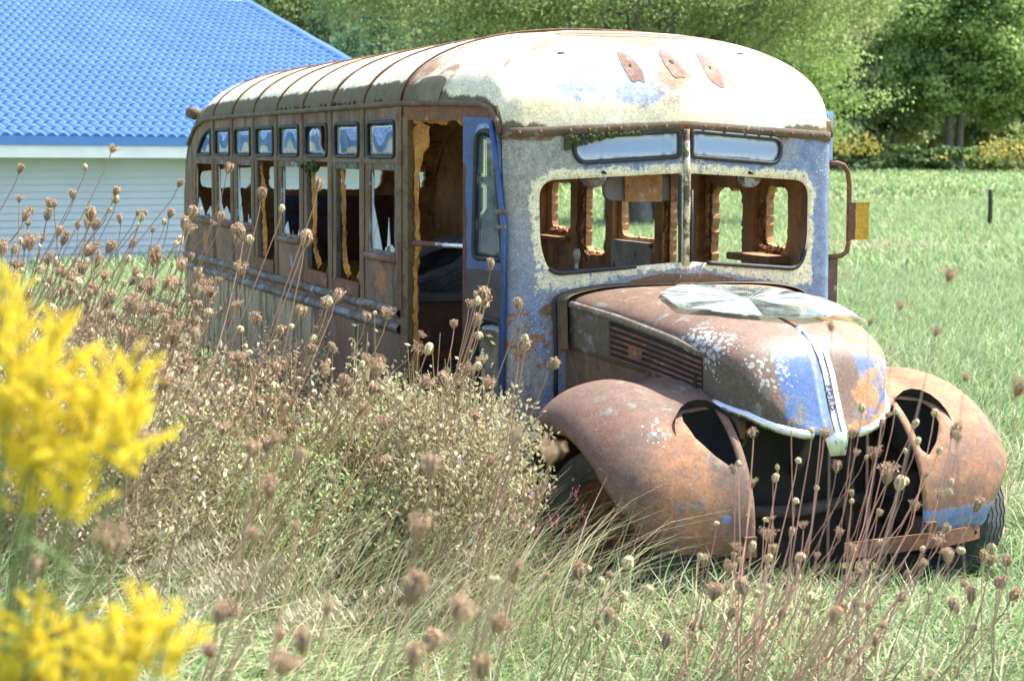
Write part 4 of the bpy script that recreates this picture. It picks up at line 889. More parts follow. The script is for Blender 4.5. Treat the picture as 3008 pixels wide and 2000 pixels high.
# visor board with the mirror pad behind it
po = rrect([(-.30, 1.775), (.16, 1.775), (.16, 1.665), (-.30, 1.665)], .05, 6); vv, ff, PP, mm = sheet(po, [], lambda q: np.c_[q[:, 0], np.full(len(q), .26), q[:, 1]], .05, .03); obj('visor_pad', vv, ff, [m_grey, m_grey], bus, False, None, mm)
mb = MB(); mb.box((-.205, .235, 1.66), (-.01, .255, 1.785)); mb.build('visor_board', m_board, bus)
mb = MB(); mb.box((.04, .24, 1.66), (.075, .258, 1.79)); mb.build('visor_bracket', m_rust, bus)
for sx in (-.415, .40):
    mb = MB(); mb.tube([(sx, .10, 1.785), (sx, .16, 1.785)], [.055, .058], 16); mb.tube([(sx, .16, 1.785), (sx, .19, 1.785)], [.058, .03], 16); mb.build('wiper_motor', m_alu, bus, True)
r2 = random.Random(9)
mb = MB(); mb.tube([(-.10, .2, 1.80), (-.16, .8, 1.72), (-.12, 1.0, 1.5), (-.05, 1.02, 1.33)], .004, 5); mb.tube([(-.22, 1.4, 1.75), (-.23, 1.4, 1.5), (-.225, 1.42, 1.32)], .006, 5); mb.build('hanging_wire', m_rubber, bus, True)
# hidden belly: chassis rails
for sx in (-.42, .42):
    mb = MB(); mb.box((sx-.035, -1.30, .46), (sx+.035, 6.3, .58)); mb.build('chassis_rail', m_dark, bus)

# ---- hood
HY = np.array([.02, -.15, -.4, -.65, -.85, -.98, -1.06, -1.12, -1.18, -1.23, -1.27, -1.30, -1.325, -1.345])
def h_w(y):
    base = np.interp(y, [-.98, 0], [.415, .60]); t_ = np.clip((-.84-y)/(1.345-.84), 0, 1); return base*np.maximum(1-t_**2.6, 0)**(1/2.1)
def h_t(y): return np.interp(-y, [-.02, .4, .8, 1.0, 1.1, 1.16, 1.20, 1.24, 1.28, 1.31, 1.345], [1.283, 1.262, 1.217, 1.178, 1.147, 1.112, 1.07, 1.0, .91, .84, .775])
def h_b(y): return np.interp(-y, [0, .6, 1.0, 1.2, 1.345], [1.0, .945, .895, .85, .77])
def h_sec(y, s):
    """s 0..1 bottom to crease to top centre; right-hand (-x) half"""
    w, zt, zb = h_w(y), h_t(y), h_b(y); k = np.interp(-y, [0, 1.0, 1.345], [.74, .62, .5]); zc = zb+(zt-zb)*k
    if s < .35: u = s/.35; return w*(.985+.015*u), zb+(zc-zb)*u
    u = (s-.35)/.65; a = u*math.pi/2; return w*np.cos(a)**.62, zc+(zt-zc)*np.sin(a)**.9
ys = np.concatenate([np.linspace(.02, -.95, 26), -(.95+(1.345-.95)*np.sin(np.linspace(0, 1, 26)[1:]*math.pi/2))])
sv = np.r_[np.linspace(0, .35, 8), np.linspace(.35, 1, 24)[1:]]; V = []
for y in ys:
    row = [h_sec(y, s) for s in sv]
    V += [(-x, y, z) for x, z in row]+[(x, y, z) for x, z in row[-2::-1]]
V = np.array(V); nv = 2*len(sv)-1; x, y, z = V.T
lich = np.clip(.75*blob(V, (-.33, -1.02, 1.08), .12)+.7*blob(V, (-.42, -.9, 1.1), .10)+.85*blob(V, (-.22, -1.24, .98), .085)+.8*blob(V, (-.24, -1.20, 1.06), .06)+.45*blob(V, (-.5, -.15, 1.25), .1)+.55*sst(.15, .3, x)*sst(-.9, -1.2, y)+.35*sst(.1, .4, x), 0, 1)
blue = np.clip(.95*sst(-.30, -.15, x)*sst(.02, -.05, x)*sst(-1.08, -1.17, y)+.8*sst(.05, .2, x)*sst(-1.05, -1.2, y)+.40*blob(V, (-.42, -.55, 1.20), .10)+.45*sst(.25, .45, x)*sst(1.0, 1.2, z), 0, 1)
olive = np.clip(.9*sst(.03, -.03, z-(h_b(y)+(h_t(y)-h_b(y))*.62))*sst(0., -.2, x)+.2, 0, 1)
orange = np.clip(.5*sst(.0, .2, x)+.5*sst(.04, .0, z-h_b(y))*sst(-1.1, -1.2, y)+.3, 0, 1)
hood = obj('hood', V, [q[::-1] for q in grid_faces(len(ys), nv)], m_hood, bus, True, dict(lich=lich, blue=blue, olive=olive, orange=orange))
so_ = hood.modifiers.new('thick', 'SOLIDIFY'); so_.thickness = .006; so_.offset = -1
tag(hood, 'rusted hood with blue nose, lichen spots and side louvers')
def crease(sg, a, b, n=24):
    return [(sg*(h_sec(y, .35)[0]+.004), y, h_sec(y, .35)[1]) for y in np.linspace(a, b, n)]
for sg in (-1, 1):
    mb = MB(); mb.tube(crease(sg, -.005, -.98), np.r_[np.full(20, .017), .015, .011, .007, .003], 8); mb.build('moulding', weather('moulding_rust', (.22, .17, .12), [dict(col=(.3, .28, .24), scale=18, th=.55, soft=.05), dict(col=ORANGE, scale=24, th=.64, soft=.03)], rough=.6), hood, True)
    # louvers
    def hs(y, s, off): x, z = h_sec(y, s); return (sg*(x+off), y, z)
    ya, yb = -.33, -.97
    yy = np.linspace(ya, yb, 10)
    V = [hs(y, .03, .003) for y in yy]+[hs(y, .31, .003) for y in yy]
    obj('louver_shade_sheet', V, [(i, i+1, 10+i+1, 10+i) for i in range(9)], m_dark, hood)  # black sheet standing in for the shade inside the louver slots
    for k in range(6):
        s0 = .045+k*.045; mb = MB(); mb.tube([hs(y, s0, .007) for y in yy], .0056, 6, flat=1.2); mb.build('louver', m_rust, hood, True)
    mb = MB(); fr_ = [hs(y, .335, .003) for y in np.linspace(ya+.06, yb-.02, 8)]; mb.tube(fr_, .006, 5); mb.build('louver_frame', m_side, hood, True)
    if sg < 0:
        c0 = -.53; V = [hs(c0+.05, .10, .012), hs(c0-.05, .10, .012), hs(c0-.05, .19, .012), hs(c0+.05, .19, .012)]; obj('badge_plate', V, [(0, 1, 2, 3)], m_rust, hood)
    yy = np.linspace(-1.045, -1.335, 16); mb = MB(); mb.tube([(sg*(h_w(y)+.004), y-.004, h_b(y)-.004) for y in yy], .016, 8, flat=1.2); mb.build('chrome_lip', m_chrome, hood, True)
# chrome spine down the nose with letters
yy = np.r_[np.linspace(-1.02, -1.345, 22)]; V = []
for i, y in enumerate(yy):
    w = .018+.040*min(1, i/8.); zt = h_t(y)
    for t_ in np.linspace(-1, 1, 9):
        dz = .012*(1-t_*t_)+.004*(abs(t_) < .3)-.004; yy2 = y-.010*(1-abs(t_))*sst(-1.1, -1.25, y)
        V.append((w*t_, float(yy2), float(zt)+dz-.25*abs(w*t_)*0))
V += [(w*.6*t_, -1.362-.004*(1-abs(t_)), .69) for t_ in np.linspace(-1, 1, 9)]
spine = obj('chrome_spine', V, [tuple(reversed(q)) for q in grid_faces(23, 9)], m_chrome, hood, True)
so_ = spine.modifiers.new('thick', 'SOLIDIFY'); so_.thickness = .006; so_.offset = -1
mb = MB()
for sx in (-.016, .016): mb.tube([(sx, float(y)-.012*float(sst(-1.1, -1.25, y)), float(h_t(y))+.010) for y in yy[4:]], .0024, 5)
mb.build('spine_groove', m_rubber, spine, True)
mb = MB(); mb.tube([(0, y, float(h_t(y))+.004) for y in np.linspace(-.04, -1.03, 20)], .010, 6, flat=.6); mb.build('centre_strip', m_rust, hood, True)
fc = bpy.data.curves.new('letters', 'FONT'); fc.body = 'FORD'; fc.size = .036; fc.extrude = .002; fc.align_x = 'CENTER'; fc.align_y = 'CENTER'; fc.space_character = 1.25
to = bpy.data.objects.new('tmp', fc); C.objects.link(to); bpy.context.view_layer.update()
lm = bpy.data.meshes.new_from_object(to.evaluated_get(bpy.context.evaluated_depsgraph_get())); bpy.data.objects.remove(to); lm.materials.clear(); lm.materials.append(m_alu)
le = link('letters', lm, spine)
pa, pb = np.array((.0, -1.245, float(h_t(-1.245)))), np.array((.0, -1.315, float(h_t(-1.315)))); dn = (pb-pa)/np.linalg.norm(pb-pa); nn = np.cross(np.array([1., 0, 0]), dn); nn = nn if nn[1] < 0 else -nn
mid = (pa+pb)/2+nn*.016; up_ = np.cross(nn, dn)
le.matrix_local = Matrix(((dn[0], up_[0], nn[0], mid[0]), (dn[1], up_[1], nn[1], mid[1]), (dn[2], up_[2], nn[2], mid[2]), (0, 0, 0, 1)))
# cowl between hood and front panel, engine side panels
V = []
for y in (.06, -.02, -.05):
    row = [h_sec(0, s) for s in sv]; k = 1.05 if y > -.04 else 1.02
    V += [(-x*k-.01, y, z+.006 if z > 1.1 else z) for x, z in row]+[(x*k+.01, y, z+.006 if z > 1.1 else z) for x, z in row[-2::-1]]
obj('cowl', V, grid_faces(3, nv), m_side, bus, True, dict(orange=np.zeros(len(V)), chip=np.zeros(len(V)), streak=np.zeros(len(V))))
mb = MB(); row = [h_sec(0, s) for s in sv]; pth = [(-x*1.06-.012, .035, z) for x, z in row]+[(x*1.06+.012, .035, z) for x, z in row[-2::-1]]; pth = [(pth[0][0], .03, .6)]+pth+[(pth[-1][0], .03, .6)]
mb.tube(pth, .011, 6); mb.build('cowl_seal', m_rubber, bus, True)
for sg in (-1, 1):
    v, f, P, mi = sheet([(.03, .50), (.03, 1.01), (-.72, .95), (-.95, .86), (-1.0, .7), (-.35, .5)], [], lambda q: np.c_[np.interp(-q[:, 0], [0, 1], [sg*.585, sg*.40]), q], .08, .006, (sg, 0, 0))
    o = obj('engine_side_panel', v, f, [m_side, m_dark], bus, False, dict(orange=.2+0*P[:, 0], chip=.2+0*P[:, 0], streak=0*P[:, 0]), mi)
mb = MB(); mb.box((-.43, -.95, .14), (.43, -.90, .98)); mb.build('radiator_dark_sheet', m_dark, bus)  # radiator support enlarged into a dark sheet, added to keep the bay black
m_iron = simple('dark_iron', (.075, .06, .05), .85, 0, .5, 9, .5)  # dark brown iron with random mottling
for sx in (-.30, .30):
    mb = MB(); mb.box((sx-.02, -.985, .30), (sx+.02, -.951, .94)); mb.build('radiator_strap', m_iron, bus)
mb = MB(); mb.tube([(-.36, -1.0, .42), (0, -1.03, .40), (.36, -1.0, .43)], .028, 8); mb.build('cross_tube', m_iron, bus, True)
mb = MB(); mb.tube([(.05, -.96, .88), (.08, -1.06, .80), (.02, -1.04, .62), (.04, -.96, .55)], .022, 8); mb.build('radiator_hose', m_iron, bus, True)
mb = MB(); mb.tube([(-.2, -.96, .80), (-.26, -1.06, .72), (-.33, -1.1, .66)], .012, 6); mb.build('bracket_rod', m_iron, bus, True)
mb = MB(); mb.box((-.22, -.85, .3), (.22, -.1, .9)); mb.build('engine_block', m_dark, bus)

# ---- fenders with empty headlight holes
def fender(sg):
    YC, ZC = -.72, .42
    def pt(q):
        t_ = q[:, 0]; s = q[:, 1]; th = s*math.pi/2
        ct, st = np.cos(t_), np.sin(t_); a = np.where(ct > 0, .675, .55); b = .545
        py = YC-a*ct; pz = ZC+b*st*np.where(st < 0, .62, 1)
        nx = ct/a; nz = st/b; l = np.hypot(nx, nz); ny_, nz_ = -nx/l, nz/l
        fr_ = np.clip(ct, 0, 1)
        xo = .985-.14*fr_**2*sst(.6, -.25, st)-.03*sst(.3, 1, -ct); xi = .39+.0*fr_
        drop = .205+.05*fr_**2
        x = xi+(xo-xi)*np.sin(th)**.92; o = drop*(1-np.cos(th)**.9)
        # a shallow trough between crown and hood side, fender crown slightly inboard of the lip
        dip = .035*np.exp(-((s-.16)/.10)**2)*sst(.35, .85, st)*sst(.75, .3, np.abs(ct))
        o = o+dip-.012*np.exp(-((s-.5)/.2)**2)
        # rolled lip
        lip = sst(.94, 1.0, s)*.02
        return np.c_[sg*(x-lip*.6), py-ny_*(o+lip*.2), pz-nz_*(o+lip)]
    t0, t1 = math.radians(-17), math.radians(176)
    hole = rrect([(math.radians(a_), s__) for a_, s__ in ((56, .03), (56, .17), (50, .195), (41, .18), (32, .12), (26, .06), (29, .03))], .015, 3)
    outl = [(t0, 0), (t1, 0), (t1, 1), (math.radians(84), 1), (math.radians(62), .93), (math.radians(40), .83), (math.radians(18), .77), (math.radians(0), .76), (t0+.1, .74), (t0, .62)]
    v, f, P, mi = sheet(outl, [hole], pt, .035, 0.0, (0, 0, 1))
    n_ = len(v)//2; nf = mi.count(0); v = v[:n_]; f = f[:nf]; P = P[:n_]
    ft = max(f, key=lambda q: v[list(q)][:, 2].sum()); nt = np.cross(v[ft[1]]-v[ft[0]], v[ft[2]]-v[ft[0]])
    if nt[2] < 0: f = [q[::-1] for q in f]
    th_ = P[:, 0]
    if sg < 0:
        lich = .8*blob(v, (-.72, -1.12, .83), .055)+.75*blob(v, (-.70, -1.18, .74), .06)+.5*blob(v, (-.80, -1.0, .84), .05)+.3*blob(v, (-.55, -.85, .95), .12)
        blue = .75*blob(v, (-.52, -1.36, .47), .05)+.6*blob(v, (-.9, -1.05, .42), .06); org = .45+.5*blob(v, (-.66, -1.30, .55), .14)+.3*blob(v, (-.6, -1.2, .8), .1)
    else:
        lich = .5*blob(v, (.8, -1.2, .75), .10)+.4*blob(v, (.85, -1.15, .55), .1); blue = .9*sst(.52, .40, v[:, 2])*sst(-.7, -.9, v[:, 1])+.7*sst(.93, .98, np.abs(v[:, 0]))*sst(-.8, -1.0, v[:, 1])*sst(.75, .5, v[:, 2]); org = .75+.25*sst(.7, .9, v[:, 2])
    o = obj('fender', v, f, m_fender, bus, True, dict(lich=np.clip(lich, 0, 1), blue=np.clip(blue, 0, 1), orange=np.clip(org, 0, 1)))
    so_ = o.modifiers.new('thick', 'SOLIDIFY'); so_.thickness = .008; so_.offset = -1 if True else 1
    tag(o, 'rust brown front fender with empty headlight hole' if sg < 0 else 'orange and blue weathered front fender with empty headlight hole')
    # dark bowl added behind the hole so no daylight shows through
    bc = pt(np.array([[math.radians(42), .11]]))[0]; ax_ = np.array([0, .80, -.60]); u_ = np.array([1., 0, 0]); w_ = np.cross(ax_, u_); V = []
    for rr2, dd in ((.165, .012), (.16, .07), (.13, .13), (.07, .165), (.0, .175)):
        for j in range(20): q_ = 2*math.pi*j/20; V.append(bc+ax_*dd+rr2*(math.cos(q_)*u_*.85+math.sin(q_)*w_))
    obj('headlight_dark_bowl', V, grid_faces(5, 20, True), m_dark, o, True)
    # dark inner wheel well
    ts = np.linspace(.0, math.pi, 14); V = [(sg*x, -.72-.50*math.cos(q), .40+.42*math.sin(q)) for q in ts for x in (.40, .62)]
    obj('wheel_well', V, [(2*i, 2*i+1, 2*i+3, 2*i+2) for i in range(13)], m_dark, o, True)
    v2, f2, P2, mi2 = sheet([(-.2, .40), (-.25, .75), (-.6, .9), (-1.0, .78), (-1.25, .5), (-1.2, .35)], [], lambda q: np.c_[np.full(len(q), sg*.43), q], .2, .004, (sg, 0, 0)); obj('inner_apron', v2, f2, [m_dark, m_dark], o, False, None, mi2)
    return o
fender(-1); fender(1)
# flange between the fenders and the missing grille
mb = MB(); mb.tube([(-.36, -1.05, .86), (-.30, -1.1, .80), (-.31, -1.12, .74)], [.05, .055, .03], 8, flat=.4); mb.build('grille_bracket', m_fender, bus, True)

# ---- wheels
def make_wheel():
    w = empty('wheel'); n = 72; wz = 7
    # profile across the tyre: (axial, radius)
    half_ = [(-.060, .245), (-.088, .262), (-.104, .30), (-.108, .335), (-.102, .372), (-.088, .392)]
    tread = []
    xs = np.linspace(-.080, .080, 5); g = .006
    for i, x in enumerate(xs):
        tread += [(x-g, .398-.05*x*x/.0064*.1), (x-g*.6, .386), (x+g*.6, .386), (x+g, .398-.05*x*x/.0064*.1)]
    prof_ = half_+tread+[(-a, r) for a, r in half_[::-1]]; V = []; m = len(prof_)
    for j in range(n):
        a = 2*math.pi*j/n; z_ = .007*(1 if j % 2 else -1)
        for i, (x, r) in enumerate(prof_):
            xx = x+(z_ if len(half_) <= i < len(half_)+len(tread) else 0); V.append((xx, r*math.cos(a), r*math.sin(a)))
    F = [(j*m+i, j*m+i+1, ((j+1) % n)*m+i+1, ((j+1) % n)*m+i) for j in range(n) for i in range(m-1)]
    ty = obj('tyre', V, F, m_tyre, w, False)
    rp = [(-.060, .247), (-.070, .250), (-.072, .238), (-.035, .225), (-.030, .17), (-.055, .15), (-.06, .09), (-.075, .075), (-.078, .0)]; V = []; m = len(rp); n = 40
    for j in range(n):
        a = 2*math.pi*j/n
        for x, r in rp: V.append((x, r*math.cos(a), r*math.sin(a)))
    rim = obj('rim', V, [(j*m+i, j*m+i+1, ((j+1) % n)*m+i+1, ((j+1) % n)*m+i) for j in range(n) for i in range(m-1)], m_rust, w, True)
    for k in range(5):
        a = 2*math.pi*k/5; mb = MB(); mb.tube([(-.058, .12*math.cos(a), .12*math.sin(a)), (-.075, .12*math.cos(a), .12*math.sin(a))], .012, 6); o = mb.build('lug_nut', m_rust, rim)
    V = [(.06, .247*math.cos(2*math.pi*j/n), .247*math.sin(2*math.pi*j/n)) for j in range(n)]+[(.03, .1*math.cos(2*math.pi*j/n), .1*math.sin(2*math.pi*j/n)) for j in range(n)]
    obj('rim_back', V, [(j, (j+1) % n, n+(j+1) % n, n+j) for j in range(n)]+[tuple(range(n, 2*n))], m_dark, w)
    return w
def copy_tree(o, parent=None):
    c = o.copy(); C.objects.link(c)
    if parent: c.parent = parent
    for ch in list(o.children): copy_tree(ch, c)
    return c
w0 = make_wheel(); w0.parent = bus
STEER = math.radians(24)
w0.scale = (.88,)*3; w0.location = (-.73, -.85, .335); w0.rotation_euler = (.3, 0, STEER)
w1 = copy_tree(w0, bus); w1.location = (.78, -.85, .335); w1.rotation_euler = (1.1, 0, math.pi+STEER)
for sx in (-.80, .80):
    wr_ = copy_tree(w0, bus); wr_.location = (sx, 4.6, .335); wr_.rotation_euler = (.7, 0, 0 if sx < 0 else math.pi)
for y in (-.85, 4.6):
    mb = MB(); mb.tube([(-.69, y, .335), (.73, y, .335)], .04, 8); mb.build('axle', m_dark, bus, True)
    for sx in (-.43, .43):
        mb = MB(); mb.tube([(sx, y, .34), (sx, y, .47)], .03, 6); mb.build('spring_seat', m_dark, bus)
# bumper irons: flat curved bar across the front, ending past the right-hand fender
px = np.linspace(.0, .72, 26); V = []
for x in px:
    y = -1.43+.75*max(0, abs(x-.1)-.25)**2; z = .315+.012*math.sin(x*3)
    for dz in (-.032, .032):
        V += [(x, y, z+dz), (x, y+.010, z+dz)]
F = []
for i in range(25):
    a = 4*i; b = a+4; F += [(a, b, b+2, a+2), (a+1, a+3, b+3, b+1), (a, a+1, b+1, b), (a+2, b+2, b+3, a+3)]
F += [(0, 2, 3, 1), (100, 101, 103, 102)]
bb = obj('bumper_bar', V, F, m_rust, bus)
mb = MB(); mb.tube([(.68, -1.26, .325), (.68, -1.35, .325)], .010, 8); mb.build('bolt_hole', m_dark, bb)
for sx in (-.42, .42):
    mb = MB(); mb.box((sx-.025, -1.42, .32), (sx+.025, -1.29, .40)); mb.build('frame_horn', m_rust, bus)
# mirror bracket on the left-hand corner, with its yellow plate
mb = MB(); mb.tube([(.85, .16, 1.842), (.905, .15, 1.845), (.94, .15, 1.835), (.965, .15, 1.80), (.975, .15, 1.74), (.978, .15, 1.45), (.968, .15, 1.41), (.94, .15, 1.392), (.90, .15, 1.388), (.855, .16, 1.386)], .013, 8)
br = mb.build('mirror_bracket', m_rust, bus, True); tag(br, 'rusty tube mirror bracket at the front corner')
V, F, P, mi = sheet([(.965, 1.652), (1.085, 1.656), (1.078, 1.60), (1.083, 1.472), (.965, 1.468)], [], lambda q: np.c_[q[:, 0], np.full(len(q), .133), q[:, 1]], .02, .006)
pl = obj('mirror_plate', V, F, [m_yellow, m_yellow], br, False, dict(rust=sst(1.03, .985, P[:, 0])), mi); tag(pl, 'yellow rusty plate on the bracket')
# strips on the left-hand corner
mb = MB(); mb.box((.868, .16, 1.12), (.925, .42, 1.385)); o = mb.build('corner_box', weather('corner_box_paint', (.20, .10, .08), [dict(col=(.55, .60, .66), scale=6, th=.57, soft=.03, stretch=(1, 1, .4))], rough=.6), bus)
mb = MB(); mb.box((.872, .20, 1.86), (.905, .26, 2.10)); mb.build('corner_strip', simple('pale_blue_paint', (.30, .45, .72), .4), bus)

# ---- spare tyre lying on the seat box inside (a thing of its own)
sp = empty('spare_tyre', (-.42, 1.98, 1.30)); c = w0.children
for ch in w0.children:
    if ch.name.startswith('tyre'):
        k = ch.copy(); C.objects.link(k); k.parent = sp
sp.scale = (.72,)*3; sp.rotation_euler = (0, math.radians(62), math.radians(20)); sp.location = (-.56, 1.92, 1.24)
tag(sp, 'bare worn tyre leaning on the seat box inside the bus doorway', 'tyre')

# ---- broken windshield pane lying on the hood (a thing of its own)
gp = empty('broken_windshield_pane', (-.05, -.5, 1.26)); tag(gp, 'cracked sheet of clear windshield glass lying on the bus hood', 'glass pane')
out2 = rrect([(-.36, -.66), (-.315, -.36), (-.10, -.13), (.26, -.20), (.47, -.60), (.45, -.86), (.05, -.99), (-.2, -.86)], .05, 4)
def hood_z(x, y):
    out = []
    for a, b in zip(x, y):
        ssv = np.linspace(.35, 1, 60); r = np.array([h_sec(b, s) for s in ssv]); out.append(np.interp(abs(a), r[::-1, 0], r[::-1, 1]))
    return np.array(out)
im = np.array([.03, -.55]); r2 = random.Random(12)
oo = subdiv(out2, .03); no = len(oo); nsh = 44
ang = sorted(r2.uniform(0, 2*math.pi) for _ in range(nsh)); A0 = np.array(oo); aa = np.arctan2(A0[:, 1]-im[1], A0[:, 0]-im[0]) % (2*math.pi)
order = np.argsort(aa); A0 = A0[order]; aa = aa[order]
for k in range(nsh):
    a0, a1 = ang[k], ang[(k+1) % nsh]; sel = (aa > a0) & (aa < a1) if a1 > a0 else (aa > a0) | (aa < a1)
    pts = A0[sel]
    if a1 < a0 and len(pts): pts = np.concatenate([pts[aa[sel] > a0], pts[aa[sel] < a1]])
    def hit(a):
        i = int(np.argmin(np.abs((aa-a+math.pi) % (2*math.pi)-math.pi))); return A0[i]
    poly = [im+np.array([r2.gauss(0, .004), r2.gauss(0, .004)])]+[hit(a0)]+[tuple(p) for p in pts]+[hit(a1)]
    poly = np.array(poly); c_ = poly.mean(0); poly = c_+(poly-c_)*.992
    m_ = len(poly)
    if m_ < 3: continue
    tilt = r2.uniform(-.004, .006)
    z = hood_z(poly[:, 0], poly[:, 1])*.55+.45*(1.255-.09*np.clip(-poly[:, 1]-.3, 0, 1))+.006
    z = np.maximum(z, hood_z(poly[:, 0], poly[:, 1]))+.014+tilt*np.linspace(0, 1, m_)
    Vt = np.c_[poly, z]-np.array(gp.location); Vb = Vt-np.array([0, 0, .005])
    obj('glass_shard', np.concatenate([Vt, Vb]), [tuple(range(m_)), tuple(range(2*m_-1, m_-1, -1))]+[(q_, m_+q_, m_+(q_+1) % m_, (q_+1) % m_) for q_ in range(m_)], r2.choice(m_glassb), gp)
# ================================================================== PLANTS
m_grass = foliage('grass_blades', True, trans=.30, rough=.55); m_dry = foliage('dry_stalks', True, trans=.2, rough=.8)
def inview(P, mx=.06):
    d = P-CAM; z = d@_f; px = (1504+FPX*(d@CR)/z)/3008; py = (1000-FPX*(d@CU)/z)/2000
    return (z > .8) & (px > -mx) & (px < 1+mx) & (py < 1.25)
def blades(P, H, Wd, lean, cols, g, seg=3, droop=.5, dirv=None):
    """ribbons: root P (n,3), height H, width, lean amount; returns verts, faces, colours"""
    n = len(P); a = g.uniform(0, 2*math.pi, n)
    d = np.c_[np.cos(a), np.sin(a)]
    if dirv is not None: d = d*.6+np.asarray(dirv); d /= np.linalg.norm(d, axis=1)[:, None]
    b = a+math.pi/2+g.normal(0, .5, n); sx = np.c_[np.cos(b), np.sin(b), np.zeros(n)]
    V = []; 
    for k in range(seg+1):
        t_ = k/seg; hor = H*lean*t_**1.7; ver = H*(t_-droop*lean*t_**2.4*.75)
        c = P+np.c_[d*hor[:, None], ver]
        if k < seg:
            w = (Wd*(1-.75*t_**1.5))[:, None]; V.append(c-sx*w); V.append(c+sx*w)
        else: V.append(c)
    V = np.stack(V, 1); m = V.shape[1]; F = []
    base = np.arange(n)[:, None]*m
    quads = [np.concatenate([base+2*k, base+2*k+1, base+2*k+3, base+2*k+2], 1) for k in range(seg-1)]
    tri = np.concatenate([base+2*(seg-1), base+2*(seg-1)+1, base+2*seg], 1)
    Q = np.concatenate(quads) if quads else np.zeros((0, 4), int)
    T = np.concatenate([Q[:, [0, 1, 2]], Q[:, [0, 2, 3]], tri])
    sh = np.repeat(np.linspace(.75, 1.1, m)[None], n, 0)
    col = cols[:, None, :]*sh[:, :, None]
    return V.reshape(-1, 3), T, col.reshape(-1, 3)
def pick(g, n, pal, w=None):
    pal = np.array(pal); return pal[g.choice(len(pal), n, p=w)]*g.uniform(.75, 1.25, (n, 1))
def clear_top(P, H):
    """shorten blades that would stand before the fenders and nose, where the photograph shows the bus clear"""
    d = P-CAM; z = d@_f; px = (1504+FPX*(d@CR)/z)/DS; py = (1000-FPX*((d+np.array([0, 0, 1])*H[:, None]*.8)@CU)/z)/DS; base = (1000-FPX*(d@CU)/z)/DS
    lim = np.interp(px, [1150, 1240, 1300, 1650, 1900, 2150, 2200, 2300, 2360], [780, 980, 1190, 1270, 1290, 1290, 1330, 1320, 1100])
    k = (px > 1150) & (py < lim) & (z < 7.6); f = np.where(k, np.clip((base-lim)/(base-py+1e-6), .0, 1), 1)
    return H*f, f > .12
class Acc:
    def __init__(s): s.V = []; s.F = []; s.C = []; s.n = 0
    def add(s, V, F, C_): s.V.append(V); s.F.append(F+s.n); s.C.append(C_); s.n += len(V)
    def build(s, name, mat, label):
        o = obj(name, np.concatenate(s.V), np.concatenate(s.F), mat, None, False, dict(Col=np.concatenate(s.C))); tag(o, label, kind='stuff'); return o
def under_bus(P, m=0.):
    x, y = P[:, 0], P[:, 1]; body = (np.abs(x) < 1.02+m) & (y > .1) & (y < 6.6); nose = (np.abs(x) < .5+m) & (y <= .1) & (y > -1.2)
    wl_ = (np.abs(np.abs(x)-.75) < .22) & (np.abs(y+.78) < .42); return body | nose | wl_
GR = [(.19, .31, .105), (.25, .37, .15), (.32, .42, .20), (.26, .38, .20), (.46, .45, .28), (.54, .50, .35)]
TAN = [(.56, .48, .32), (.46, .37, .24), (.62, .56, .42), (.38, .28, .18), (.46, .45, .25)]
g = np.random.default_rng(5)
def scatter(n, zmin, zmax, pw=1.):
    """random ground points in the view wedge between two depths"""
    z = (g.uniform(zmin**(1+pw), zmax**(1+pw), n))**(1/(1+pw)); n2 = int(n*1.0); u = g.uniform(-.06, 1.06, n); k_ = g.uniform(0, 1, n) < .34; u = np.where(k_, np.where(g.uniform(0, 1, n) < .3, g.uniform(-.4, -.06, n), g.uniform(1.06, 1.6, n)), u)
    d = _f[None]+CR[None]*((u*3008-1504)/FPX)[:, None]; d = d[:, :2]/np.linalg.norm(_f[:2]); P2 = CAM[:2]+d*z[:, None]
    return np.c_[P2, tz(P2[:, 0], P2[:, 1])]
A = Acc()
# near green grass
P = scatter(118000, 3.0, 10, .7); P = P[~under_bus(P)]; n = len(P); cn = vnoise(np.c_[P[:, :2]*1.3, np.zeros(n)], 1); tw = np.clip(.19+.6*(cn-.5), .03, .5)
col = pick(g, n, GR, [.25, .28, .22, .15, .06, .04]); dryk = g.uniform(0, 1, n) < tw; col[dryk] = pick(g, dryk.sum(), TAN)
H, ok = clear_top(P, g.uniform(.16, .46, n)*(.75+.5*cn)); P, H, col = P[ok], H[ok], col[ok]; n = len(P)
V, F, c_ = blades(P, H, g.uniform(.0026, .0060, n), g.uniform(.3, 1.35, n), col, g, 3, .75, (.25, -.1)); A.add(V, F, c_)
# mid field
P = scatter(180000, 10, 26, .9); P = P[~under_bus(P)]; n = len(P); cn = vnoise(np.c_[P[:, :2]*.35, np.zeros(n)], 2); col = pick(g, n, GR, [.14, .26, .30, .16, .09, .05]); k = g.uniform(0, 1, n) < sst(.55, .8, cn)*.55; col[k] = pick(g, k.sum(), TAN)
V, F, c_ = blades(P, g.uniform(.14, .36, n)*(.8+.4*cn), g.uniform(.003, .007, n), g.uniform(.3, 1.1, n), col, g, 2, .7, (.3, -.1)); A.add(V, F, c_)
P = scatter(135000, 26, 62, 1.); n = len(P); cn = vnoise(np.c_[P[:, :2]*.14, np.zeros(n)], 3); col = pick(g, n, GR, [.12, .28, .32, .16, .08, .04]); k = g.uniform(0, 1, n) < sst(.52, .78, cn)*.6; col[k] = pick(g, k.sum(), TAN)
V, F, c_ = blades(P, g.uniform(.16, .40, n), g.uniform(.009, .02, n), g.uniform(.3, .9, n), col, g, 2, .7); A.add(V, F, c_)
P = scatter(60000, 62, 125, 1.); n = len(P); cn = vnoise(np.c_[P[:, :2]*.06, np.zeros(n)], 4); col = pick(g, n, GR, [.12, .30, .34, .16, .06, .02])*(.85+.3*cn[:, None])
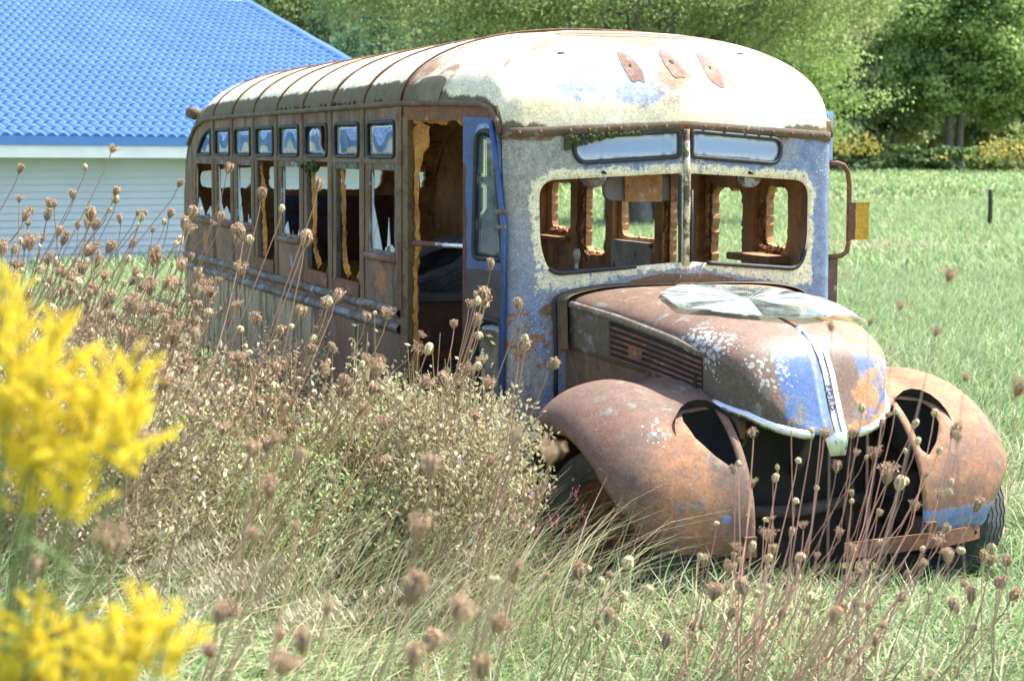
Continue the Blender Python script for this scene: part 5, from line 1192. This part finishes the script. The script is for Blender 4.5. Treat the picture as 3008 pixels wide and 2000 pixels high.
V, F, c_ = blades(P, g.uniform(.16, .40, n), g.uniform(.035, .07, n), g.uniform(.3, .9, n), col, g, 2, .7); A.add(V, F, c_)
A.build('grass', m_grass, 'green grass covering the field and the ground before the bus')
# tall dry stalks and seed grass on the left bank and along the bus
A = Acc(); P = scatter(88000, 3.6, 11.5, .8); x, y = P[:, 0], P[:, 1]
side = (-1.12-x); dens = sst(-.05, .5, side)*sst(-5.5, -2.5, y+.25*x)*sst(10.5, 8, y); dens = dens*(.012+.988*sst(-2.3, -.8, y+.25*x+.9))*.7
front = .05*sst(-1.15, -1.7, y)*sst(-4.6, -2.2, y)*sst(-1.6, -.4, x)*sst(1.8, .9, x)
k = (g.uniform(0, 1, len(P)) < np.maximum(dens, front)) & ~under_bus(P, .06); P = P[k]; n = len(P)
TS = [(.56, .48, .31), (.47, .38, .24), (.62, .55, .39), (.40, .29, .19), (.40, .46, .21), (.32, .42, .17)]
col = pick(g, n, TS, [.21, .15, .17, .09, .20, .18]); hh = g.uniform(.35, .95, n)*np.where(P[:, 0] < -1.1, 1, .65)
hh, ok = clear_top(P, hh); P, hh, col = P[ok], hh[ok], col[ok]; n = len(P)
V, F, c_ = blades(P, hh, g.uniform(.0012, .0026, n), g.uniform(.2, 1.0, n), col, g, 4, .55, (.8, -.15)); A.add(V, F, c_)
# drooping pale seed plumes
P = scatter(9000, 4.9, 7.6, .8); d_ = P-CAM; qx = (1504+FPX*(d_@CR)/(d_@_f))/DS; qy = (1000-FPX*((d_+np.array([0, 0, .45]))@CU)/(d_@_f))/DS; k = (g.uniform(0, 1, len(P)) < .1+.9*sst(650, 350, np.abs(qx-560))) & (qy > 800) & (qy < 1330) & (qx < 1080) & ~under_bus(P, .1); P = P[k][:260]; n = len(P)
for i in range(n):
    H = g.uniform(.38, .68); L = g.uniform(.25, .5); t_ = np.linspace(0, 1, 7); dx, dy = .85+g.normal(0, .25), -.15+g.normal(0, .3)
    path = P[i]+np.c_[dx*L*t_**2, dy*L*t_**2, H*(t_-.38*t_**3)]
    m = 64; kk = g.uniform(.45, 1, m)**.8; q = np.stack([np.interp(kk, t_, path[:, j]) for j in range(3)], 1)+g.normal(0, .009, (m, 3))
    cl = np.tile(np.array([[.60, .53, .38]])*g.uniform(.75, 1.15), (m, 1))*g.uniform(.8, 1.15, (m, 1))
    V, F, c_ = blades(q, -g.uniform(.012, .036, m), np.full(m, .0021), -g.uniform(.2, 1.2, m), cl, g, 2, .0, (.5, -.1)); A.add(V, F, c_)
    cl = np.tile(np.array([[.46, .38, .26]]), (1, 1)); V = np.concatenate([path+np.array([.0012, 0, 0]), path-np.array([.0012, 0, 0])]); F = np.array([[j, j+1, 7+j+1] for j in range(6)]+[[j, 7+j+1, 7+j] for j in range(6)]); A.add(V, F, np.tile(cl, (14, 1)))
A.build('dry_grass', m_dry, 'tall dry tan grass and seed plumes along the bus side and bank')

# ---- wild carrot: nest-shaped seed heads on thin branching stems
def head_mesh(kind, seed):
    g = np.random.default_rng(seed); V = []; F = []; Cc = []; nr = {'nest': 26, 'bud': 16, 'ragged': 22}[kind]
    pal = {'nest': (.47, .34, .22), 'bud': (.58, .50, .30), 'ragged': (.42, .29, .19)}[kind]
    def add(v, f, c):
        o = len(V); V.extend(v); F.extend([tuple(i+o for i in q) for q in f]); Cc.extend([c]*len(v))
    for k in range(nr):
        a = 2*math.pi*k/nr+g.normal(0, .1); ring = g.uniform(.35, 1.0) if kind != 'bud' else 1.; c = np.array(pal)*g.uniform(.65, 1.35)
        if kind == 'bud': pr = [(0, 0), (.0105, .006), (.0165, .016), (.014, .028), (.006, .037)]
        elif kind == 'nest': pr = [(0, 0), (.012*ring, .010), (.021*ring, .022), (.023*ring, .034), (.014*ring, .043)]
        else: pr = [(0, 0), (.012*ring, .010), (.024*ring, .02), (.030*ring, .031), (.028*ring+g.normal(0, .006), .042+g.normal(0, .005))]
        pts = [np.array((r*math.cos(a), r*math.sin(a), z))+g.normal(0, .0008, 3) for r, z in pr]
        w = {'bud': .0028, 'nest': .0017, 'ragged': .0015}[kind]; s = np.array((-math.sin(a), math.cos(a), 0))*w
        v = []
        for p in pts: v += [p-s, p+s]
        add(v, [(2*i, 2*i+1, 2*i+3, 2*i+2) for i in range(len(pts)-1)], tuple(c))
        if kind != 'bud':      # small umbel of bristly seeds at the tip
            for q in range(6):
                d = g.normal(size=3); d /= np.linalg.norm(d); e = np.cross(d, g.normal(size=3)); e /= np.linalg.norm(e); p = pts[-1]+g.normal(0, .0035, 3); L, w2 = .0048, .0018
                add([p-d*L, p+e*w2, p+d*L, p-e*w2], [(0, 1, 2, 3)], tuple(np.array(pal)*g.uniform(.7, 1.5)))
    # core
    n = 8; rr_ = [(.004, .004), (.011, .014), (.014, .026), (.006, .035)] if kind != 'bud' else [(.004, .002), (.011, .012), (.012, .022), (.004, .033)]
    v = [(r*math.cos(2*math.pi*j/n), r*math.sin(2*math.pi*j/n), z) for r, z in rr_ for j in range(n)]; add(v, grid_faces(4, n, True), tuple(np.array(pal)*.55))
    me = mesh('seed_head', V, F, m_dry, False, dict(Col=np.array(Cc)))
    return me
heads = {k: [head_mesh(k, s+10*i) for s in range(6)] for i, k in enumerate(('nest', 'bud', 'ragged'))}
def carrot(root, tips, label, group, kinds, scale=1., stemcol=(.36, .24, .15), seed=0, thick=1.):
    r_ = random.Random(seed); root = np.asarray(root, float); hh = max(t_[2] for t_ in tips)-root[2]; nh = len(tips); e = empty('wild_carrot', root); mb = MB()
    tag(e, ('tall' if hh > .85 else 'middling' if hh > .5 else 'low')+' '+('single-headed', 'two-headed', 'three-headed', 'four-headed', 'five-headed')[min(nh, 5)-1]+' '+label, 'weed', group+' '+str(nh)+('t' if hh > .85 else 'm' if hh > .5 else 'l'))
    tips = [np.asarray(t_, float) for t_ in tips]; cen = np.mean(tips, 0); node = root*.42+cen*.58+np.array([r_.gauss(0, .02), r_.gauss(0, .02), -.06*np.linalg.norm(cen-root)])
    z0 = np.zeros(3); nd = node-root; ln = np.linalg.norm(nd); md = nd*.5+np.array([r_.gauss(0, .06), r_.gauss(0, .06), .03])*ln
    mb.tube([z0-np.array([0, 0, .03]), md, nd], [.0042*thick, .0036*thick, .0030*thick], 5, cap=False, col=stemcol)
    for i, t_ in enumerate(tips):
        d = t_-root; s0 = nd if i % 2 == 0 else md*.4+nd*.6; bend = s0*.45+d*.55+np.array([r_.gauss(0, .025), r_.gauss(0, .025), -.03-r_.uniform(0, .04)])
        cc = tuple(np.array(stemcol)*r_.uniform(.8, 1.25)); up = np.array([0, 0, 1.])*.5+(d-bend)/np.linalg.norm(d-bend)
        mb.tube([s0, bend, d-up*.03, d], [.0026*thick, .0021*thick, .0018*thick, .0019*thick], 5, cap=False, col=cc)
        k = kinds[i % len(kinds)]; h = link('seed_head', heads[k][r_.randrange(6)], e); h.location = d; s = scale*r_.uniform(.55, 1.2); h.scale = (s*r_.uniform(.8, 1.15), s*r_.uniform(.8, 1.15), s*r_.uniform(.75, 1.25))
        v = Vector(up+np.array([r_.gauss(0, .35), r_.gauss(0, .35), 0])); h.rotation_euler = v.to_track_quat('Z', 'Y').to_euler()
    o = mb.build('stem', m_dry, e, True, True); return e
def plants(region, n, ntip, zr, label, group, kinds, seed, spread=.16, lean=(.35, -.05), scale=1., stem=(.36, .24, .15), minh=.25, maxh=1.25, dens=None):
    r_ = random.Random(seed); made = 0; tries = 0
    while made < n and tries < n*30:
        tries += 1; px = r_.uniform(region[0], region[2]); py = region[1]+(region[3]-region[1])*r_.uniform(0, 1)**.8; z = r_.uniform(*zr)
        t0 = at_depth(px, py, z)
        if dens and not dens(px, py, r_): continue
        h = t0[2]-float(tz(t0[0], t0[1]))
        if h < minh or h > maxh: continue
        rt = t0[:2]-np.array(lean)*h*r_.uniform(.5, 1.3)+np.array([r_.gauss(0, .08), r_.gauss(0, .08)]); root = np.array([rt[0], rt[1], float(tz(rt[0], rt[1]))])
        if under_bus(root[None], .08)[0]: continue
        if t0[0] > -1.13 and t0[1] > -1.45 and abs(t0[0]) < 1.1: continue
        tips = [t0]+[t0+np.array([r_.gauss(0, spread), r_.gauss(0, spread*.6), r_.gauss(-.05, spread*.8)]) for _ in range(r_.randint(*ntip)-1)]
        tips = [t_ for t_ in tips if t_[2] > root[2]+.12 and not (t_[0] > -1.10 and t_[1] > -1.42 and t_[0] < 1.1)]
        if not tips: continue
        kk = list(kinds); r_.shuffle(kk); carrot(root, tips, label, group, kk, scale, tuple(np.array(stem)*r_.uniform(.8, 1.2)), r_.random()*1e6, 1.); made += 1
PINK = (.42, .23, .17)
GA = 'wild carrots on the left bank'; LA = 'brown wild carrot on the bank before the white house wall'
def dA(px, py, r_): return py > 560-.55*px*.5 and r_.random() < (.35 if py < 430 else 1)
plants((-20, 320, 450, 780), 48, (3, 5), (5.6, 8.6), LA, GA, ('nest', 'ragged', 'nest', 'bud'), 1, dens=None, lean=(.55, -.1), maxh=1.55)
plants((-10, 640, 460, 980), 24, (2, 4), (4.8, 7.0), LA, GA, ('nest', 'ragged', 'nest'), 2, lean=(.55, -.1), maxh=1.5)
GB = 'wild carrots along the bus side'; LB = 'tan wild carrot along the windowed side of the bus'
plants((450, 640, 1200, 1000), 34, (2, 4), (5.8, 7.6), LB, GB, ('nest', 'bud', 'ragged'), 3, lean=(.5, -.1), stem=(.42, .27, .15), maxh=1.3)
# tall individuals in front of the side windows
for i, (tp, z) in enumerate([([(600, 450), (648, 476), (560, 540)], 6.6), ([(730, 430), (702, 540)], 6.4), ([(440, 492)], 6.8), ([(700, 560), (755, 690), (770, 685)], 6.2), ([(1110, 675), (1095, 690), (1045, 745)], 6.6), ([(1262, 838), (1210, 775), (1195, 800)], 6.0)]):
    t_ = [at_depth(px, py+14, z+.1*k) for k, (px, py) in enumerate(tp)]; rt = t_[0]-np.array([.35, -.05, 0])*(t_[0][2]); rt[2] = float(tz(rt[0], rt[1]))
    carrot(rt, t_, LB, GB, ('nest', 'bud', 'nest'), 1.15, (.46, .28, .18), 500+i, 1.1)
GC = 'wild carrots before the bus nose'; LC = 'pinkish wild carrot leaning across the missing grille of the bus'
rf = random.Random(44); FAN = [(1700, 1075), (1735, 1010), (1822, 985), (1870, 1000), (1960, 1010), (2010, 1060), (2060, 955), (2100, 985), (2150, 960), (1985, 950), (2085, 1045), (2130, 1100), (2040, 1120), (1925, 1090), (1880, 1130), (1830, 1160), (1780, 1110), (1960, 1160), (2020, 1190), (2100, 1180), (2160, 1150), (2190, 1010), (1720, 1190), (1850, 1220), (1930, 1240), (2030, 1250), (2120, 1270), (2170, 1230), (1770, 1250), (1690, 1290), (1880, 1290), (1990, 1310), (2080, 1330), (1650, 1210), (1610, 1290), (2240, 1180)]
for i, (px, py) in enumerate(FAN):
    z = rf.uniform(5.2, 5.9); tips = [at_depth(px, py, z)]+[at_depth(px+rf.gauss(0, 55), py+abs(rf.gauss(40, 45)), z+rf.gauss(0, .1)) for _ in range(rf.randint(0, 2))]
    q = at_depth(1480+(px-1480)*.42+rf.gauss(0, 70), 1500, z-.2); root = np.array([q[0], q[1], float(tz(q[0], q[1]))])
    tips = [t_ for t_ in tips if t_[2] > root[2]+.1]
    if tips: kk = ['bud', 'nest', 'bud', 'ragged']; rf.shuffle(kk); carrot(root, tips, LC, GC, kk, rf.uniform(.6, .95), tuple(np.array(PINK)*rf.uniform(1.0, 1.6)), 900+i, rf.uniform(.6, 1.0))
plants((1260, 1200, 2330, 1480), 30, (1, 2), (5.0, 6.1), 'pale wild carrot in the grass before the front wheels', 'short wild carrots before the wheels', ('bud', 'nest', 'nest'), 5, .10, (.4, 0), .95, (.42, .30, .18), .12, .8)
GD = 'blurred foreground wild carrots'; LD = 'out-of-focus brown wild carrot in the foreground grass'
plants((240, 930, 1180, 1600), 18, (1, 2), (2.3, 4.0), LD, GD, ('nest', 'ragged', 'nest'), 6, .06, (.25, 0), .82, (.38, .25, .16), .2, 1.4)
plants((1100, 1300, 2300, 1600), 9, (1, 2), (3.2, 4.6), LD, GD, ('nest', 'bud', 'nest'), 7, .06, (.25, 0), .75, (.38, .25, .16), .2, 1.4)
for i, (tp, z) in enumerate([([(2182, 650), (2000, 752), (2070, 715)], 3.6), ([(2150, 776), (1915, 765)], 3.5), ([(2338, 915), (2205, 1020)], 3.4), ([(2220, 880)], 4.4), ([(2215, 1350), (2185, 1300)], 3.8)]):
    t_ = [at_depth(px, py, z+.08*k) for k, (px, py) in enumerate(tp)]; rt = at_depth(1820+i*60, 1560, z-.1); rt = np.array([rt[0], rt[1], float(tz(rt[0], rt[1]))])
    carrot(rt, t_, 'dark wild carrot against the green field beside the bus fender', 'wild carrots against the field', ('ragged', 'nest'), .62, (.48, .32, .26), 700+i, .45)

# ---- pale seeding weeds (small bushy plants of tiny buds) beside the bus doorway
def weed_mesh(seed, pal, H=.8, nb=15):
    g = np.random.default_rng(seed); mb = MB(); BV = []; BC = []
    for b in range(nb):
        a = g.uniform(0, 2*math.pi); t0 = g.uniform(.15, .7); p0 = np.array([0, 0, H*t0]); L = H*g.uniform(.25, .5)*(1.2-t0*.6); d = np.array([math.cos(a)*.65, math.sin(a)*.65, .75]); d /= np.linalg.norm(d)
        p1 = p0+d*L; mid = p0+d*L*.5+np.array([0, 0, .03]); mb.tube([p0, mid, p1], [.002, .0016, .001], 4, cap=False, col=(.40, .32, .18))
        m = 46; k = g.uniform(.15, 1.02, m); q = p0+(p1-p0)*k[:, None]+np.array([0, 0, .03])*(4*k*(1-k))[:, None]+g.normal(0, .024, (m, 3))
        BV.append(q); BC.append(np.array(pal)[g.integers(0, len(pal), m)]*g.uniform(.75, 1.25, (m, 1)))
    mb.tube([(0, 0, -.03), (.02, 0, H*.5), (0, .02, H)], [.004, .003, .0012], 5, cap=False, col=(.38, .30, .16))
    q = np.concatenate(BV); c = np.concatenate(BC); m = len(q); d = g.normal(size=(m, 3)); d[:, 2] = np.abs(d[:, 2])+.3; d /= np.linalg.norm(d, axis=1)[:, None]; e = np.cross(d, g.normal(size=(m, 3))); e /= np.linalg.norm(e, axis=1)[:, None]; L = g.uniform(.006, .014, m)[:, None]
    f_ = np.cross(d, e)
    V = np.stack([q-d*L, q+e*L*.42, q+d*L, q-e*L*.42, q+f_*L*.42, q-f_*L*.42], 1).reshape(-1, 3); base = np.arange(m)[:, None]*6
    F = np.concatenate([base+np.array([0, 1, 2, 3]), base+np.array([0, 4, 2, 5])])
    return mesh('stem', mb.v, mb.f, m_dry, True, dict(Col=np.array(mb.c))), mesh('buds', V, F, m_grass, False, dict(Col=np.repeat(c, 6, 0)))
BEI = [(.58, .53, .33), (.50, .47, .27), (.66, .62, .46), (.43, .36, .21)]; LGR = [(.44, .53, .25), (.50, .56, .30), (.37, .47, .20), (.56, .58, .38)]; BRN = [(.52, .41, .27), (.60, .50, .34), (.44, .33, .22)]
wm = {'beige': [weed_mesh(s, BEI) for s in (1, 2, 3)], 'green': [weed_mesh(s, LGR) for s in (4, 5, 6)], 'brown': [weed_mesh(s, BRN, .75) for s in (7, 8)]}
def put_weed(kind, p, s, r_, label, group):
    e = empty('seeding_weed', p, r_.uniform(0, 6.28)); tag(e, label, 'weed', group); a, b = r_.choice(wm[kind])
    link('stem', a, e); bo = link('buds', b, e); bo['kind'] = 'stuff'; e.scale = (s, s, s); e.rotation_euler = (r_.gauss(.0, .12), r_.gauss(.22, .15), e.rotation_euler[2]) if False else (0, 0, e.rotation_euler[2])
LW = {'beige': 'pale beige seeding weed with tiny buds beside the bus doorway', 'green': 'pale green bushy weed in the tangle along the bus side', 'brown': 'withered brown bushy weed on the bank left of the bus'}
GW = {'beige': 'beige weeds by the doorway', 'green': 'pale green weeds along the bus', 'brown': 'brown weeds on the bank'}
r_ = random.Random(21); cnt = 0
def weeds(kind, region, n, zr, sc, hmax):
    made = 0; tr = 0
    while made < n and tr < n*40:
        tr += 1; t0 = at_depth(r_.uniform(region[0], region[2]), r_.uniform(region[1], region[3]), r_.uniform(*zr)); gz = float(tz(t0[0], t0[1])); h = t0[2]-gz
        if h < .2 or h > hmax: continue
        p = np.array([t0[0], t0[1], gz])
        if under_bus(p[None], .12)[0]: continue
        d_ = p-CAM; qx = (1504+FPX*(d_@CR)/(d_@_f))/DS
        if qx > (1120 if h > .3 else 1240): continue
        sz = 'tall' if h > .8 else 'middling' if h > .5 else 'low'; put_weed(kind, p, max(.4, h/.8*r_.uniform(.9, 1.1))*sc, r_, sz+' '+LW[kind], GW[kind]+' '+sz); made += 1
weeds('beige', (780, 690, 1200, 940), 56, (6.4, 7.9), 1., 1.1)
weeds('green', (430, 725, 1000, 1000), 44, (6.0, 7.8), .95, 1.05)
weeds('green', (100, 600, 330, 800), 8, (5.8, 7.5), 1., 1.1)
weeds('brown', (-20, 560, 460, 850), 24, (5.6, 8.4), 1., 1.2)
LW['beige'] = 'straw coloured seeding weed on the bank left of the bus'; GW['beige'] = 'straw weeds on the bank'
weeds('beige', (-20, 600, 480, 950), 22, (5.4, 8.0), 1., 1.15)
weeds('brown', (40, 560, 440, 700), 16, (9.0, 12.0), 1., 1.3)
weeds('brown', (450, 700, 800, 850), 14, (7.0, 9.0), 1., 1.1)
# leafy young goldenrod before the house wall
p = at_depth(345, 545, 8.6); gz = float(tz(p[0], p[1])); e = empty('leafy_weed', (p[0], p[1], gz)); tag(e, 'upright green leafy weed with yellow tip against the white house wall', 'weed')
H = p[2]-gz; mb = MB(); mb.tube([(0, 0, -.03), (.01, 0, H*.6), (0, 0, H)], [.006, .004, .002], 5); o = mb.build('stem', simple('green_stem', (.12, .2, .06), .7), e, True)
Lm = mesh('leaf', [(0, 0, 0), (.05, .008, .012), (.11, 0, -.01), (.05, -.008, .012)], [(0, 1, 2, 3)], foliage('weed_leaf', False, (.14, .26, .10)))
for k in range(44):
    l = link('leaf', Lm, e); t_ = k/44; l.location = (0, 0, H*(.3+.68*t_)); l.rotation_euler = (r_.gauss(0, .2), r_.gauss(.1, .25), k*2.4); s = 1.3-.7*t_; l.scale = (s, s, s)
# ---- pink smartweed round the near front wheel
SP = Acc()
for k in range(42):
    t0 = at_depth(r_.uniform(1080, 1350), r_.uniform(1120, 1230), r_.uniform(6.0, 6.6)); gz = float(tz(t0[0], t0[1]))
    if t0[2]-gz < .04: continue
    m = 14; q = np.array(t0)+np.c_[np.linspace(0, .02, m)*r_.uniform(-1, 1), np.zeros(m), np.linspace(-.018, .018, m)]+g.normal(0, .002, (m, 3)); cl = np.array([(.55, .16, .26)])*g.uniform(.7, 1.3, (m, 1))
    V, F, c_ = blades(q, g.uniform(.004, .008, m), np.full(m, .002), np.full(m, .3), cl, g, 2, .2); SP.add(V, F, c_)
    V, F, c_ = blades(np.array([[t0[0], t0[1], gz]]), np.array([t0[2]-gz-.02]), np.array([.0016]), np.array([.05]), np.array([[.3, .2, .12]]), g, 3, .1); SP.add(V, F, c_)
SP.build('pink_smartweed', m_dry, 'small pink smartweed spikes round the near front wheel')

# ---- goldenrod close to the camera
GY = [(.90, .74, .05), (.94, .82, .12), (.76, .62, .05)]
def plume_mesh(seed, L=.11):
    g = np.random.default_rng(seed); m = 420; k = g.uniform(0, 1, m); r = .0075*(1-.75*k)+.0018; q = np.c_[k*L, g.normal(0, 1, m)*r*.6, .022*np.sin(k*2.2)+g.normal(0, 1, m)*r*.6+.004]
    d = g.normal(size=(m, 3)); d /= np.linalg.norm(d, axis=1)[:, None]; e = np.cross(d, g.normal(size=(m, 3))); e /= np.linalg.norm(e, axis=1)[:, None]; s = g.uniform(.0014, .0028, m)[:, None]
    V = np.stack([q-d*s, q+e*s, q+d*s, q-e*s], 1).reshape(-1, 3); return mesh('plume', V, np.arange(m*4).reshape(-1, 4), m_flower, False, dict(Col=np.repeat(np.array(GY)[g.integers(0, 3, m)]*g.uniform(.8, 1.15, (m, 1)), 4, 0)))
pls = [plume_mesh(s) for s in (1, 2, 3)]
gl_ = mesh('leaf', [(0, 0, 0), (.03, .006, .008), (.075, 0, -.008), (.03, -.006, .008)], [(0, 1, 2, 3)], foliage('goldenrod_leaf', False, (.16, .24, .07)))
def goldenrod(tips, z, label, seed, sc):
    r_ = random.Random(seed)
    T = [at_depth(px, py, z+r_.gauss(0, .04)) for px, py in tips]; c = np.mean(T, 0); rt = np.array([c[0]-.12*1, c[1], float(tz(c[0]-.12, c[1]))]); e = empty('goldenrod', rt); tag(e, label, 'wildflower', 'goldenrods close to the viewer')
    mb = MB()
    for t_ in T:
        d = np.array(t_)-rt; b = d*.55+np.array([-.03, 0, .02]); mb.tube([np.array([0, 0, -.03]), b*.5, b, d], [.005, .004, .003, .0015], 5, cap=False)
        m_ = 17
        for k in range(m_):
            h = link('plume', pls[r_.randrange(3)], e); f_ = k/m_; base = d*(1-.045*(1-f_))+np.array([r_.gauss(0, .006), 0, -.012*(1-f_)]); h.location = base
            az = r_.uniform(0, 6.28); s = sc*(1.1-.5*f_)*r_.uniform(.75, 1.15); h.scale = (s,)*3; h.rotation_euler = (r_.gauss(0, .3), -.25-.75*f_+r_.gauss(0, .2), az)
        for k in range(14):
            l = link('leaf', gl_, e); f_ = .45+.4*k/14; l.location = d*f_+np.array([-.02, 0, 0]); l.rotation_euler = (r_.gauss(0, .3), r_.gauss(.2, .3), k*2.4); l.scale = (1.1,)*3
    mb.build('stem', simple('goldenrod_stem', (.16, .20, .06), .8), e, True)
goldenrod([(5, 660), (55, 740), (125, 760), (20, 830), (95, 860), (170, 900), (235, 860), (270, 930), (200, 960), (110, 970), (310, 850), (20, 940), (320, 950), (60, 1040), (170, 1060)], 1.75, 'large blurred yellow goldenrod spray level with the bus wheels', 1, .50)
goldenrod([(10, 1440), (80, 1400), (150, 1440), (60, 1510), (200, 1500), (260, 1450), (330, 1400), (320, 1470), (390, 1440), (130, 1560), (10, 1570), (230, 1580)], 1.70, 'smaller blurred yellow goldenrod spray low over the grass', 2, .48)
